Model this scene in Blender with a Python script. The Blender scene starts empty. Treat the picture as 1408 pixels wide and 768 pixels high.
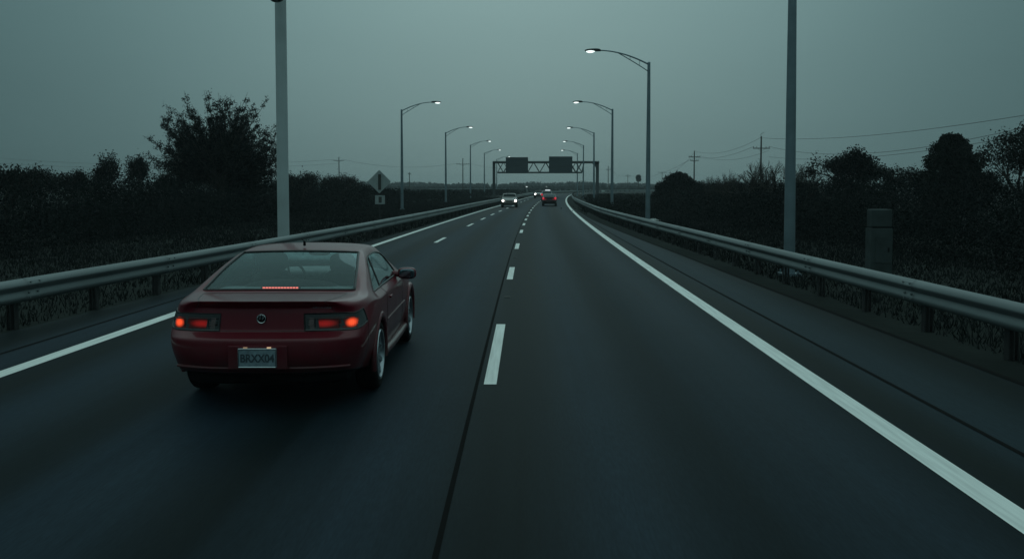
import bpy, bmesh, math, random
import numpy as np
from mathutils import Vector, Matrix
random.seed(7)
PI = math.pi
C = bpy.context.scene.collection
F = 1234.0; CAMH = 1.95; PITCH = math.radians(3.0); YAW = math.radians(0.65)

def at(px, py, d):
    """world x and z of the photograph's pixel at distance d along the road"""
    u = (px - 704) / F; v = (319.7 - py) / F
    y0 = math.cos(PITCH) + v * math.sin(PITCH); z0 = -math.sin(PITCH) + v * math.cos(PITCH)
    x = u * math.cos(YAW) - y0 * math.sin(-YAW) * 1.0
    # yaw to the left of +Y by YAW
    X = u * math.cos(YAW) - y0 * math.sin(YAW); Y = u * math.sin(YAW) + y0 * math.cos(YAW)
    return X / Y * d, CAMH + z0 / Y * d

# ------------------------------------------------------------------ materials
def mat(name, col, rough=0.6, metal=0.0, coat=0.0, noise=0.0, nscale=5.0, bump=0.0, bscale=60.0, spec=0.5, stretch=None, col2=None):
    m = bpy.data.materials.new(name); m.use_nodes = True
    nt = m.node_tree; b = nt.nodes['Principled BSDF']
    b.inputs['Base Color'].default_value = (*col, 1); b.inputs['Roughness'].default_value = rough
    b.inputs['Metallic'].default_value = metal; b.inputs['Coat Weight'].default_value = coat
    b.inputs['Coat Roughness'].default_value = 0.08
    b.inputs['Specular IOR Level'].default_value = spec
    tc = nt.nodes.new('ShaderNodeTexCoord'); vec = tc.outputs['Object']
    if stretch:
        mp = nt.nodes.new('ShaderNodeMapping'); mp.inputs['Scale'].default_value = stretch
        nt.links.new(vec, mp.inputs['Vector']); vec = mp.outputs['Vector']
    if noise or col2:
        n = nt.nodes.new('ShaderNodeTexNoise'); n.inputs['Scale'].default_value = nscale; n.inputs['Detail'].default_value = 5
        nt.links.new(vec, n.inputs['Vector'])
        r = nt.nodes.new('ShaderNodeValToRGB'); r.color_ramp.elements[0].position = .3; r.color_ramp.elements[1].position = .7
        c2 = col2 or tuple(min(1, c * (1 + noise)) for c in col)
        c1 = col if col2 else tuple(c * (1 - noise) for c in col)
        r.color_ramp.elements[0].color = (*c1, 1); r.color_ramp.elements[1].color = (*c2, 1)
        nt.links.new(n.outputs['Fac'], r.inputs['Fac']); nt.links.new(r.outputs['Color'], b.inputs['Base Color'])
    if bump:
        n2 = nt.nodes.new('ShaderNodeTexNoise'); n2.inputs['Scale'].default_value = bscale; n2.inputs['Detail'].default_value = 4
        nt.links.new(vec, n2.inputs['Vector'])
        bp = nt.nodes.new('ShaderNodeBump'); bp.inputs['Strength'].default_value = bump; bp.inputs['Distance'].default_value = .02
        nt.links.new(n2.outputs['Fac'], bp.inputs['Height']); nt.links.new(bp.outputs['Normal'], b.inputs['Normal'])
    return m

def emat(name, col, strength, base=(.02, .02, .02)):
    m = mat(name, base, .3)
    b = m.node_tree.nodes['Principled BSDF']
    b.inputs['Emission Color'].default_value = (*col, 1); b.inputs['Emission Strength'].default_value = strength
    return m

def glass_mat(name, tint=(.88, .94, .93), refl=1.0):
    m = bpy.data.materials.new(name); m.use_nodes = True; nt = m.node_tree; nt.nodes.clear()
    out = nt.nodes.new('ShaderNodeOutputMaterial'); mix = nt.nodes.new('ShaderNodeMixShader')
    tr = nt.nodes.new('ShaderNodeBsdfTransparent'); tr.inputs['Color'].default_value = (*tint, 1)
    gl = nt.nodes.new('ShaderNodeBsdfGlossy'); gl.inputs['Roughness'].default_value = .03; gl.inputs['Color'].default_value = (.78 * refl, .98 * refl, 1.0 * refl, 1)
    fr = nt.nodes.new('ShaderNodeFresnel'); fr.inputs['IOR'].default_value = 1.42
    nt.links.new(fr.outputs[0], mix.inputs[0]); nt.links.new(tr.outputs[0], mix.inputs[1]); nt.links.new(gl.outputs[0], mix.inputs[2])
    nt.links.new(mix.outputs[0], out.inputs['Surface'])
    return m

M = {}
M['paint_white'] = mat('road_paint', (.80, .81, .78), .6, noise=.14, nscale=3, bump=.15, bscale=40, stretch=(8, .4, 1))
M['tar'] = mat('tar_seam', (.006, .006, .006), .95, spec=.08)
M['steel'] = mat('galvanised_steel', (.17, .195, .20), .5, metal=.35, spec=.3, noise=.18, nscale=1.2, stretch=(1, .25, 3))
M['steel_dark'] = mat('weathered_steel_post', (.03, .032, .032), .8, metal=.2, noise=.3)
M['steel_pale'] = mat('pale_galvanised_mast', (.48, .54, .55), .6, metal=.0, noise=.12, nscale=1)
M['pole'] = mat('lamp_pole_metal', (.20, .26, .29), .5, metal=.5, noise=.15, nscale=2)
M['housing'] = mat('lamp_housing', (.05, .055, .06), .5)
M['lens'] = emat('lamp_lens', (.86, 1.0, .97), 1.6)
M['lens_off'] = mat('lamp_dome_glass', (.08, .10, .10), .25)
M['gantry'] = mat('gantry_steel', (.05, .06, .065), .6, noise=.2)
M['sign_back'] = mat('sign_panel_dark', (.045, .062, .072), .6, noise=.25, nscale=1.5, stretch=(.3, 1, 6))
M['sign_alu'] = mat('sign_back_aluminium', (.36, .40, .40), .6, metal=.2, noise=.15, nscale=3)
M['sign_bracket'] = mat('sign_bracket_brown', (.05, .05, .045), .7)
M['wood'] = mat('weathered_pole_timber', (.05, .045, .04), .85, noise=.4, nscale=3, stretch=(1, 1, .1))
M['wire'] = mat('cable_black', (.03, .03, .03), .6)
M['concrete'] = mat('weathered_concrete', (.065, .075, .07), .85, noise=.25, nscale=3)
M['bark'] = mat('tree_bark', (.035, .030, .026), .9, noise=.4, nscale=8)
M['leaf'] = mat('leaf_dark_green', (.0075, .0110, .0105), .9, noise=.2, nscale=.5, spec=.08)
M['leaf2'] = mat('leaf_olive', (.0095, .0130, .0115), .9, noise=.2, nscale=.6, spec=.08)
M['leaf3'] = mat('leaf_conifer', (.009, .014, .011), .85, noise=.4, nscale=2, spec=.08)
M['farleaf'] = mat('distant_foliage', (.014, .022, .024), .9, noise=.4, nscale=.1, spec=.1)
M['grass'] = mat('dry_grass_blade', (.013, .016, .0155), .9, noise=.5, nscale=.25, spec=.06)
M['rubber'] = mat('tyre_rubber', (.007, .007, .007), .85, spec=.15, bump=.2, bscale=80)
M['rim'] = mat('alloy_rim', (.36, .40, .43), .28, metal=.9)
M['black'] = mat('black_plastic', (.006, .006, .007), .6, spec=.12)
M['seal'] = mat('black_rubber_seal', (.008, .008, .009), .4)
M['interior'] = mat('cabin_cloth', (.010, .011, .012), .85, noise=.3, nscale=20)
M['interior_pale'] = mat('cabin_trim_grey', (.20, .26, .27), .8, noise=.2, nscale=20)
M['chrome'] = mat('chrome_badge', (.55, .58, .60), .18, metal=1)
M['plate'] = mat('number_plate', (.20, .27, .31), .5, noise=.25, nscale=30)
M['plate_ink'] = mat('plate_ink', (.045, .065, .08), .5)
M['mirror'] = mat('mirror_glass', (.25, .30, .34), .06, metal=1)
M['debris'] = mat('pale_tarp', (.35, .37, .36), .6)

def paint(name, col, metal=.08):
    m = mat(name, col, .38, metal=metal, coat=.5, spec=.22)
    nt = m.node_tree; b = nt.nodes['Principled BSDF']
    tc = nt.nodes.new('ShaderNodeTexCoord')
    n = nt.nodes.new('ShaderNodeTexNoise'); n.inputs['Scale'].default_value = 2.2; n.inputs['Detail'].default_value = 6
    mr = nt.nodes.new('ShaderNodeMapRange'); mr.inputs['To Min'].default_value = .30; mr.inputs['To Max'].default_value = .52
    nt.links.new(tc.outputs['Object'], n.inputs['Vector']); nt.links.new(n.outputs['Fac'], mr.inputs['Value']); nt.links.new(mr.outputs[0], b.inputs['Roughness'])
    # road dust towards the sills and bumper
    sx = nt.nodes.new('ShaderNodeSeparateXYZ'); nt.links.new(tc.outputs['Object'], sx.inputs[0])
    n3 = nt.nodes.new('ShaderNodeTexNoise'); n3.inputs['Scale'].default_value = 9; n3.inputs['Detail'].default_value = 8
    nt.links.new(tc.outputs['Object'], n3.inputs['Vector'])
    mr2 = nt.nodes.new('ShaderNodeMapRange'); mr2.inputs['From Min'].default_value = .75; mr2.inputs['From Max'].default_value = .3
    nt.links.new(sx.outputs['Z'], mr2.inputs['Value'])
    mu = nt.nodes.new('ShaderNodeMath'); mu.operation = 'MULTIPLY'; nt.links.new(mr2.outputs[0], mu.inputs[0]); nt.links.new(n3.outputs['Fac'], mu.inputs[1])
    mu.use_clamp = True
    mx = nt.nodes.new('ShaderNodeMixRGB'); mx.inputs[1].default_value = (*col, 1); mx.inputs[2].default_value = (.05, .047, .042, 1)
    nt.links.new(mu.outputs[0], mx.inputs[0]); nt.links.new(mx.outputs[0], b.inputs['Base Color'])
    return m

# ------------------------------------------------------------------ mesh helpers
def tag(o, label=None, cat=None, group=None, kind=None):
    if label: o['label'] = label
    if cat: o['category'] = cat
    if group: o['group'] = group
    if kind: o['kind'] = kind
    return o
def empty(name, loc=(0, 0, 0), rz=0):
    o = bpy.data.objects.new(name, None); C.objects.link(o); o.location = loc; o.rotation_euler = (0, 0, rz); o.empty_display_size = .2
    return o
def link(name, me, parent=None, smooth=False):
    o = bpy.data.objects.new(name, me); C.objects.link(o)
    if parent is not None: o.parent = parent
    if smooth: me.polygons.foreach_set('use_smooth', [True] * len(me.polygons))
    return o
def kids(o): return [c for c in C.objects if c.parent == o]
def copy_tree(o, parent=None):
    c = o.copy(); C.objects.link(c); c.parent = parent
    for ch in list(o.children): copy_tree(ch, c)
    return c

class MB:
    def __init__(s): s.v = []; s.f = []; s.m = []; s.mi = 0
    def add(s, vs, fs):
        n = len(s.v); s.v += [tuple(p) for p in vs]; s.f += [tuple(n + i for i in f) for f in fs]; s.m += [s.mi] * len(fs)
    def box(s, c, d, rz=0, M4=None):
        x, y, z = d[0] / 2, d[1] / 2, d[2] / 2
        vs = [Vector((a * x, b * y, e * z)) for a in (-1, 1) for b in (-1, 1) for e in (-1, 1)]
        R = Matrix.Rotation(rz, 3, 'Z') if M4 is None else M4
        vs = [R @ p + Vector(c) for p in vs]
        s.add(vs, [(0, 1, 3, 2), (4, 6, 7, 5), (0, 4, 5, 1), (2, 3, 7, 6), (0, 2, 6, 4), (1, 5, 7, 3)])
    def tube(s, pts, r, n=8, closed=False, cap=True):
        pts = [Vector(p) for p in pts]; N = len(pts)
        rs = r if isinstance(r, (list, tuple)) else [r] * N
        rings = []; prev = None
        for i, p in enumerate(pts):
            if closed: t = pts[(i + 1) % N] - pts[i - 1]
            else: t = pts[min(i + 1, N - 1)] - pts[max(i - 1, 0)]
            if t.length < 1e-9: t = Vector((0, 0, 1))
            t.normalize()
            if prev is None:
                a = Vector((0, 0, 1)) if abs(t.z) < .9 else Vector((1, 0, 0)); u = t.cross(a).normalized()
            else:
                u = prev - t * prev.dot(t)
                u = u.normalized() if u.length > 1e-6 else t.orthogonal().normalized()
            prev = u; w = t.cross(u)
            rings.append([p + (u * math.cos(2 * PI * k / n) + w * math.sin(2 * PI * k / n)) * rs[i] for k in range(n)])
        vs = [q for R in rings for q in R]; fs = []
        for i in range(N if closed else N - 1):
            j = (i + 1) % N
            for k in range(n):
                fs.append((i * n + k, i * n + (k + 1) % n, j * n + (k + 1) % n, j * n + k))
        if cap and not closed:
            fs.append(tuple(range(n - 1, -1, -1))); fs.append(tuple((N - 1) * n + k for k in range(n)))
        s.add(vs, fs)
    def lathe(s, prof, n=32, axis='Z', c=(0, 0, 0), closed=False):
        vs = []; L = len(prof)
        for k in range(n):
            a = 2 * PI * k / n
            for (r, h) in prof:
                p = {'Z': (r * math.cos(a), r * math.sin(a), h), 'X': (h, r * math.cos(a), r * math.sin(a)), 'Y': (r * math.cos(a), h, r * math.sin(a))}[axis]
                vs.append((p[0] + c[0], p[1] + c[1], p[2] + c[2]))
        fs = []
        for k in range(n):
            k2 = (k + 1) % n
            for i in range(L if closed else L - 1):
                i2 = (i + 1) % L
                fs.append((k * L + i, k * L + i2, k2 * L + i2, k2 * L + i))
        s.add(vs, fs)
    def sell(s, c, r, e=2.6, nu=20, nv=14, R=None):
        """superellipsoid: a rounded block"""
        vs = []
        def sp(x, p): return math.copysign(abs(x) ** p, x)
        q = 2 / e
        for i in range(nv + 1):
            ph = -PI / 2 + PI * i / nv
            for k in range(nu):
                th = 2 * PI * k / nu
                p = Vector((r[0] * sp(math.cos(ph), q) * sp(math.cos(th), q), r[1] * sp(math.cos(ph), q) * sp(math.sin(th), q), r[2] * sp(math.sin(ph), q)))
                if R is not None: p = R @ p
                vs.append(p + Vector(c))
        fs = [(i * nu + k, i * nu + (k + 1) % nu, (i + 1) * nu + (k + 1) % nu, (i + 1) * nu + k) for i in range(nv) for k in range(nu)]
        s.add(vs, fs)
    def prism(s, pts, t, fn):
        """closed outline pts (a,b) given thickness t; fn(a,b,h)->xyz"""
        n = len(pts); vs = [fn(a, b, -t / 2) for a, b in pts] + [fn(a, b, t / 2) for a, b in pts]
        s.add(vs, [tuple(range(n - 1, -1, -1)), tuple(range(n, 2 * n))] + [(i, (i + 1) % n, n + (i + 1) % n, n + i) for i in range(n)])
    def build(s, name, mats, parent=None, smooth=False, fixn=True, bevel=0):
        me = bpy.data.meshes.new(name); me.from_pydata([tuple(p) for p in s.v], [], s.f)
        if not isinstance(mats, (list, tuple)): mats = [mats]
        for m in mats: me.materials.append(m)
        if len(mats) > 1: me.polygons.foreach_set('material_index', s.m)
        if fixn or bevel:
            bm = bmesh.new(); bm.from_mesh(me)
            if bevel:
                bmesh.ops.bevel(bm, geom=[e for e in bm.edges if e.is_manifold and e.calc_face_angle(0) > .6], offset=bevel, segments=2, affect='EDGES', profile=.6)
            bmesh.ops.recalc_face_normals(bm, faces=bm.faces); bm.to_mesh(me); bm.free()
        o = link(name, me, parent)
        if smooth:
            me.polygons.foreach_set('use_smooth', [True] * len(me.polygons))
            try: me.set_sharp_from_angle(angle=math.radians(42))
            except Exception: pass
        return o

def fast_mesh(name, V, n, material, parent=None):
    """V: (N*n,3) array of separate n-gons"""
    V = np.ascontiguousarray(V, dtype=np.float32).reshape(-1, 3); N = len(V) // n
    me = bpy.data.meshes.new(name); me.vertices.add(len(V)); me.vertices.foreach_set('co', V.ravel())
    me.loops.add(N * n); me.loops.foreach_set('vertex_index', np.arange(N * n, dtype=np.int32))
    me.polygons.add(N); me.polygons.foreach_set('loop_start', np.arange(0, N * n, n, dtype=np.int32))
    try: me.polygons.foreach_set('loop_total', np.full(N, n, dtype=np.int32))
    except Exception: pass
    me.update(calc_edges=True); me.materials.append(material)
    return link(name, me, parent)

def leaves(P, size, rng, aspect=.55):
    """a leaf-shaped quad at every point"""
    P = np.asarray(P, dtype=np.float64); N = len(P)
    a = rng.normal(size=(N, 3)); a /= np.linalg.norm(a, axis=1, keepdims=True)
    b = rng.normal(size=(N, 3)); b -= a * (a * b).sum(1, keepdims=True); b /= np.linalg.norm(b, axis=1, keepdims=True)
    sz = (size * rng.uniform(.6, 1.35, (N, 1))) if np.isscalar(size) else size[:, None] * rng.uniform(.6, 1.35, (N, 1))
    a *= sz * .5; b *= sz * .5 * aspect
    V = np.stack([P - a, P + b - a * .1, P + a, P - b - a * .1], axis=1)
    return V

# ------------------------------------------------------------------ the road's line
DS = 1.0; S0 = -20; NS = 620
_path = []
def kappa(s):
    if s < 0: return 0
    if s < 172: return 4.1e-4
    if s < 195: return 4.1e-4 + (s - 172) / 23 * .0046
    return .0050
_x, _y, _h = -.33, 0.0, 0.0
fw = []
s = 0.0
while s < NS:
    fw.append((_x, _y, _h)); k = kappa(s) if _h < 1.32 else 0
    _h2 = _h + k * DS; hm = (_h + _h2) / 2
    _x += math.sin(hm) * DS; _y += math.cos(hm) * DS; _h = _h2; s += DS
def road(s, off=0.0, z=0.0):
    if s <= 0: x, y, h = -.33, s, 0.0
    else:
        i = min(int(s), len(fw) - 2); t = min(s - i, 1)
        a, b = fw[i], fw[i + 1]; x, y, h = [a[q] * (1 - t) + b[q] * t for q in range(3)]
    return Vector((x + off * math.cos(h), y - off * math.sin(h), z)), h
def interp(tab):
    xs = np.array([a for a, b in tab], float); ys = np.array([b for a, b in tab], float)
    g = np.arange(-30, 700, 1.0); v = np.interp(g, xs, ys)
    k = np.hanning(15); k /= k.sum(); v = np.convolve(np.pad(v, 7, mode='edge'), k, 'valid')
    return lambda s: float(np.interp(s, g, v))
o_right = lambda s: 3.24
o_dashl = interp([(-30, -3.3), (0, -3.25), (85, -2.1), (700, -2.1)])
o_left = interp([(-30, -5.35), (0, -5.28), (100, -3.15), (700, -3.15)])
o_railr = interp([(-30, 6.15), (0, 6.05), (10, 5.82), (17, 5.52), (26, 5.28), (36, 4.9), (53, 4.38), (101, 4.05), (700, 4.05)])
o_raill = interp([(-30, -7.3), (5, -7.1), (12, -6.75), (16.5, -6.25), (29, -5.45), (40, -5.0), (52, -4.6), (86, -3.85), (120, -3.5), (700, -3.5)])
o_paver = lambda s: o_railr(s) - .55
o_pavel = lambda s: o_raill(s) + .15

def ribbon(name, f0, f1, s0, s1, z, m, parent=None, step=1.0, n=1, uv=False):
    S = list(np.arange(s0, s1, step)) + [s1]
    vs = []; fs = []; uvs = []
    for s in S:
        a, b = f0(s), f1(s)
        for k in range(n + 1):
            o = a + (b - a) * k / n; vs.append(road(s, o, z)[0]); uvs.append((o, s))
    for i in range(len(S) - 1):
        for k in range(n):
            q = i * (n + 1) + k; fs.append((q, q + 1, q + n + 2, q + n + 1))
    me = bpy.data.meshes.new(name); me.from_pydata([tuple(v) for v in vs], [], fs); me.materials.append(m)
    if uv:
        ul = me.uv_layers.new(name='along_road')
        for l in me.loops: ul.data[l.index].uv = uvs[l.vertex_index]
    return link(name, me, parent)

def asphalt():
    m = bpy.data.materials.new('worn_asphalt'); m.use_nodes = True; nt = m.node_tree; b = nt.nodes['Principled BSDF']
    uv = nt.nodes.new('ShaderNodeUVMap'); uv.uv_map = 'along_road'
    def noise(sc, scale, det=4):
        mp = nt.nodes.new('ShaderNodeMapping'); mp.inputs['Scale'].default_value = sc; nt.links.new(uv.outputs[0], mp.inputs['Vector'])
        n = nt.nodes.new('ShaderNodeTexNoise'); n.inputs['Scale'].default_value = scale; n.inputs['Detail'].default_value = det
        nt.links.new(mp.outputs[0], n.inputs['Vector']); return n
    n1 = noise((1.0, .012, 1), .9, 2); n2 = noise((1, .03, 1), 9, 5); n3 = noise((1, 1, 1), 1.1, 6)
    fine = noise((1, .12, 1), 60, 3)
    r = nt.nodes.new('ShaderNodeValToRGB'); r.color_ramp.elements[0].position = .32; r.color_ramp.elements[1].position = .68
    r.color_ramp.elements[0].color = (.0048, .0085, .0095, 1); r.color_ramp.elements[1].color = (.0165, .0280, .0400, 1)
    # polished wheel paths, oil-dark strips between them
    sx0 = nt.nodes.new('ShaderNodeSeparateXYZ'); nt.links.new(uv.outputs[0], sx0.inputs[0])
    def mt(op, a, b_):
        n = nt.nodes.new('ShaderNodeMath'); n.operation = op
        for i_, v in enumerate((a, b_)):
            if v is None: continue
            if isinstance(v, (int, float)): n.inputs[i_].default_value = v
            else: nt.links.new(v, n.inputs[i_])
        return n.outputs[0]
    wob = mt('MULTIPLY', mt('SUBTRACT', n1.outputs['Fac'], .5), .8)
    ph = mt('MULTIPLY', mt('ADD', mt('SUBTRACT', sx0.outputs[0], .92), wob), 2 * PI / 1.62)
    wp = mt('ADD', mt('MULTIPLY', mt('COSINE', ph, None), .15), .5)
    fac = mt('ADD', mt('MULTIPLY', mt('SUBTRACT', n1.outputs['Fac'], .5), .5), wp)
    nt.links.new(fac, r.inputs['Fac'])
    def mixm(a, n, lo, hi):
        mr = nt.nodes.new('ShaderNodeMapRange'); mr.inputs['From Min'].default_value = .3; mr.inputs['From Max'].default_value = .7
        mr.inputs['To Min'].default_value = lo; mr.inputs['To Max'].default_value = hi
        nt.links.new(n.outputs['Fac'], mr.inputs['Value'])
        mx = nt.nodes.new('ShaderNodeMixRGB'); mx.blend_type = 'MULTIPLY'; mx.inputs[0].default_value = 1
        nt.links.new(a, mx.inputs[1]); nt.links.new(mr.outputs[0], mx.inputs[2]); return mx.outputs[0]
    c = mixm(r.outputs['Color'], n2, .88, 1.10); c = mixm(c, n3, .93, 1.06); c = mixm(c, fine, .82, 1.18)
    # the shoulders are an older, browner surface course
    sx = nt.nodes.new('ShaderNodeSeparateXYZ'); nt.links.new(uv.outputs[0], sx.inputs[0])
    gt = nt.nodes.new('ShaderNodeMath'); gt.operation = 'GREATER_THAN'; gt.inputs[1].default_value = 3.45; nt.links.new(sx.outputs['X'], gt.inputs[0])
    mx = nt.nodes.new('ShaderNodeMixRGB'); mx.blend_type = 'MULTIPLY'; mx.inputs[2].default_value = (.98, .99, .90, 1)
    nt.links.new(gt.outputs[0], mx.inputs[0]); nt.links.new(c, mx.inputs[1])
    nt.links.new(mx.outputs[0], b.inputs['Base Color'])
    mr = nt.nodes.new('ShaderNodeMapRange'); mr.inputs['To Min'].default_value = .50; mr.inputs['To Max'].default_value = .72
    nt.links.new(n1.outputs['Fac'], mr.inputs['Value']); nt.links.new(mr.outputs[0], b.inputs['Roughness'])
    b.inputs['Specular IOR Level'].default_value = .07; b.inputs['Specular Tint'].default_value = (.85, .97, 1, 1)
    bp = nt.nodes.new('ShaderNodeBump'); bp.inputs['Strength'].default_value = .12; bp.inputs['Distance'].default_value = .01
    nt.links.new(fine.outputs['Fac'], bp.inputs['Height']); nt.links.new(bp.outputs['Normal'], b.inputs['Normal'])
    return m
M['asphalt'] = asphalt()

def ground_mat():
    m = mat('verge_soil_and_grass', (.009, .012, .011), .95, col2=(.022, .027, .024), nscale=.18, bump=.8, bscale=3, spec=.08)
    return m
# ground
g = bpy.data.meshes.new('ground'); R = 1200; bm = bmesh.new()
bmesh.ops.create_grid(bm, x_segments=60, y_segments=60, size=R)
for v in bm.verts: v.co.z = -.05
bm.to_mesh(g); bm.free(); g.materials.append(ground_mat()); gr = link('ground', g); tag(gr, 'dark rough grass verge and soil on both sides of the highway', kind='structure')

rd = ribbon('road', o_pavel, o_paver, -18, 560, 0.0, M['asphalt'], n=12, uv=True); tag(rd, 'dark asphalt carriageway bending right in the distance', kind='structure')
# slab edges
sk = MB()
for fo, sgn in ((o_pavel, 1), (o_paver, -1)):
    P = [road(s, fo(s), 0)[0] for s in range(-18, 561)]
    for a, b in zip(P[:-1], P[1:]): sk.add([a, b, b - Vector((0, 0, .06)), a - Vector((0, 0, .06))], [(0, 1, 2, 3)])
sk.build('slab_edge', M['tar'], rd)
def line(name, f, w, s0, s1, z=.004, m='paint_white', step=1.0):
    return ribbon(name, lambda s: f(s) - w / 2, lambda s: f(s) + w / 2, s0, s1, z, M[m], rd, step)
line('edge_line', o_right, .21, -18, 560); line('edge_line', o_left, .20, -18, 560)
line('tar_seam', lambda s: -.13 - .0001 * s, .034, -18, 300, .003, 'tar')
line('tar_seam', lambda s: 3.24 + (o_railr(s) - 3.24) * .27, .05, -18, 170, .003, 'tar')
line('tar_seam', lambda s: o_paver(s) - .05, .09, -18, 170, .003, 'tar')
line('tar_seam', lambda s: o_left(s) - (.68 if s < 25 else .68 * max(.1, 1 - (s - 25) / 50)), .05, -18, 70, .003, 'tar')
# centre dashes measured from the photograph, then at a steady pace
cd = [(8.72, 12.55), (18.6, 21.4), (27.6, 30.2)]
for d in (38.2, 45.2, 51.6, 58, 64.5, 71, 78, 85, 92, 99, 106, 114, 122, 130, 138, 146, 155, 164): cd.append((d - 1.25, d + 1.25))
for a, b in cd: line('lane_dash', lambda s: 0.0, .125, a, b, step=.6)
for d in (32.3, 44.7, 52.9, 60.8, 69, 78, 87, 96, 106, 116, 126): line('lane_dash', o_dashl, .13, d - 1.7, d + 1.3, step=.6)
# worn raised reflectors between the dashes
for d in (15.6, 24.2):
    b = MB(); p = road(d, 0.02)[0]; b.add([(p.x - .055, p.y - .05, .004), (p.x + .055, p.y - .05, .004), (p.x + .055, p.y + .05, .004), (p.x - .055, p.y + .05, .004),
        (p.x - .04, p.y - .02, .02), (p.x + .04, p.y - .02, .02), (p.x + .04, p.y + .02, .02), (p.x - .04, p.y + .02, .02)],
        [(0, 1, 5, 4), (1, 2, 6, 5), (2, 3, 7, 6), (3, 0, 4, 7), (4, 5, 6, 7)]); b.build('road_stud', M['sign_bracket'], rd)

# ------------------------------------------------------------------ guard rails
WP = [(.0, .0), (.014, -.003), (.056, -.040), (.080, -.078), (.083, -.094), (.066, -.122), (.014, -.158), (.010, -.172), (.028, -.196), (.052, -.238), (.056, -.262), (.042, -.296), (.010, -.322), (.0, -.328)]
def guardrail(name, fo, side, s0, s1, top, label, cat, sp=2.0, maxpost=100, roadf=road):
    t = empty(name, roadf(max(s0, 5), fo(max(s0, 5)), 0)[0])
    org = Vector(t.location)
    b = MB(); vs = []; S = list(np.arange(s0, s1, 1.0)) + [s1]
    prof = [(a, h) for a, h in WP] + [(a - .006, h) for a, h in reversed(WP)]
    L = len(prof)
    for s in S:
        for a, h in prof:
            p = roadf(s, fo(s) - side * a, top + h)[0]; vs.append(p - org)
    fs = []
    for i in range(len(S) - 1):
        for k in range(L):
            k2 = (k + 1) % L; fs.append((i * L + k, i * L + k2, (i + 1) * L + k2, (i + 1) * L + k))
    fs.append(tuple(range(L))); fs.append(tuple(range((len(S) - 1) * L, len(S) * L)))
    b.add(vs, fs); b.build('rail_beam', M['steel'], t, smooth=True)
    # overlapping splice plates with bolts
    for s in np.arange(math.ceil(s0 / 4) * 4 + .5, min(s1, 70), 4.0):
        vs = []; q = MB()
        for ds in (-.16, .16):
            for a, h in WP: vs.append(roadf(s + ds, fo(s + ds) - side * (a + .005), top + h * 1.003 + .001)[0] - org)
        n = len(WP); q.add(vs, [(k, k + 1, n + k + 1, n + k) for k in range(n - 1)])
        for ds in (-.1, .1):
            for h in (-.055, -.125, -.205, -.27):
                p = roadf(s + ds, fo(s + ds) - side * (.070 if h == -.055 else .05), top + h)[0] - org
                q.box(p, (.03, .03, .022))
        q.build('splice_plate', M['steel'], t)
    cnt = 0; s = math.ceil(s0 / sp) * sp + .3
    while s < s1 and cnt < maxpost:
        p, h = roadf(s, fo(s) + side * .13, 0); p -= org; pb = MB()
        pb.box(p + Vector((0, 0, (top - .04) / 2 - .05)), (.012, .13, top + .06), -h)
        pb.box(p + Vector((.06 * math.cos(h), -.06 * math.sin(h), (top - .04) / 2 - .05)), (.01, .1, top + .06), -h) if False else None
        c1, c2 = Vector((math.cos(h), -math.sin(h), 0)) * .055, Vector((0, 0, (top - .04) / 2 - .05))
        pb.box(p + c1 + c2, (.009, .10, top + .06), -h); pb.box(p - c1 + c2, (.009, .10, top + .06), -h)
        pb.box(p - Vector((math.cos(h), -math.sin(h), 0)) * side * .095 + Vector((0, 0, top - .16)), (.075, .14, .30), -h)
        pb.build('post', M['steel_dark'], t); cnt += 1; s += sp * (1 if s < 120 else 2)
    tag(t, label, cat); return t
gR = guardrail('guardrail', o_railr, 1, -6, 420, .66, 'long galvanised steel guardrail along the right shoulder of the highway', 'guardrail')
gL = guardrail('guardrail', o_raill, -1, -2, 470, .66, 'long galvanised steel guardrail along the left shoulder behind the red coupe', 'guardrail')
# pale guardrail of a side road far to the left
def side_road(s, off=0, z=0):
    a = Vector((-38, 318, 0)); b = Vector((30, 345, 0)); d = (b - a).normalized(); n = Vector((d.y, -d.x, 0))
    p = a + d * s + n * off; return Vector((p.x, p.y, z)), math.atan2(d.x, d.y)
guardrail('guardrail', lambda s: 0, 1, 5, 36, .98, 'short pale guardrail far off to the left, low in front of the distant tree line', 'guardrail', sp=3.0, roadf=side_road)

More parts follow.
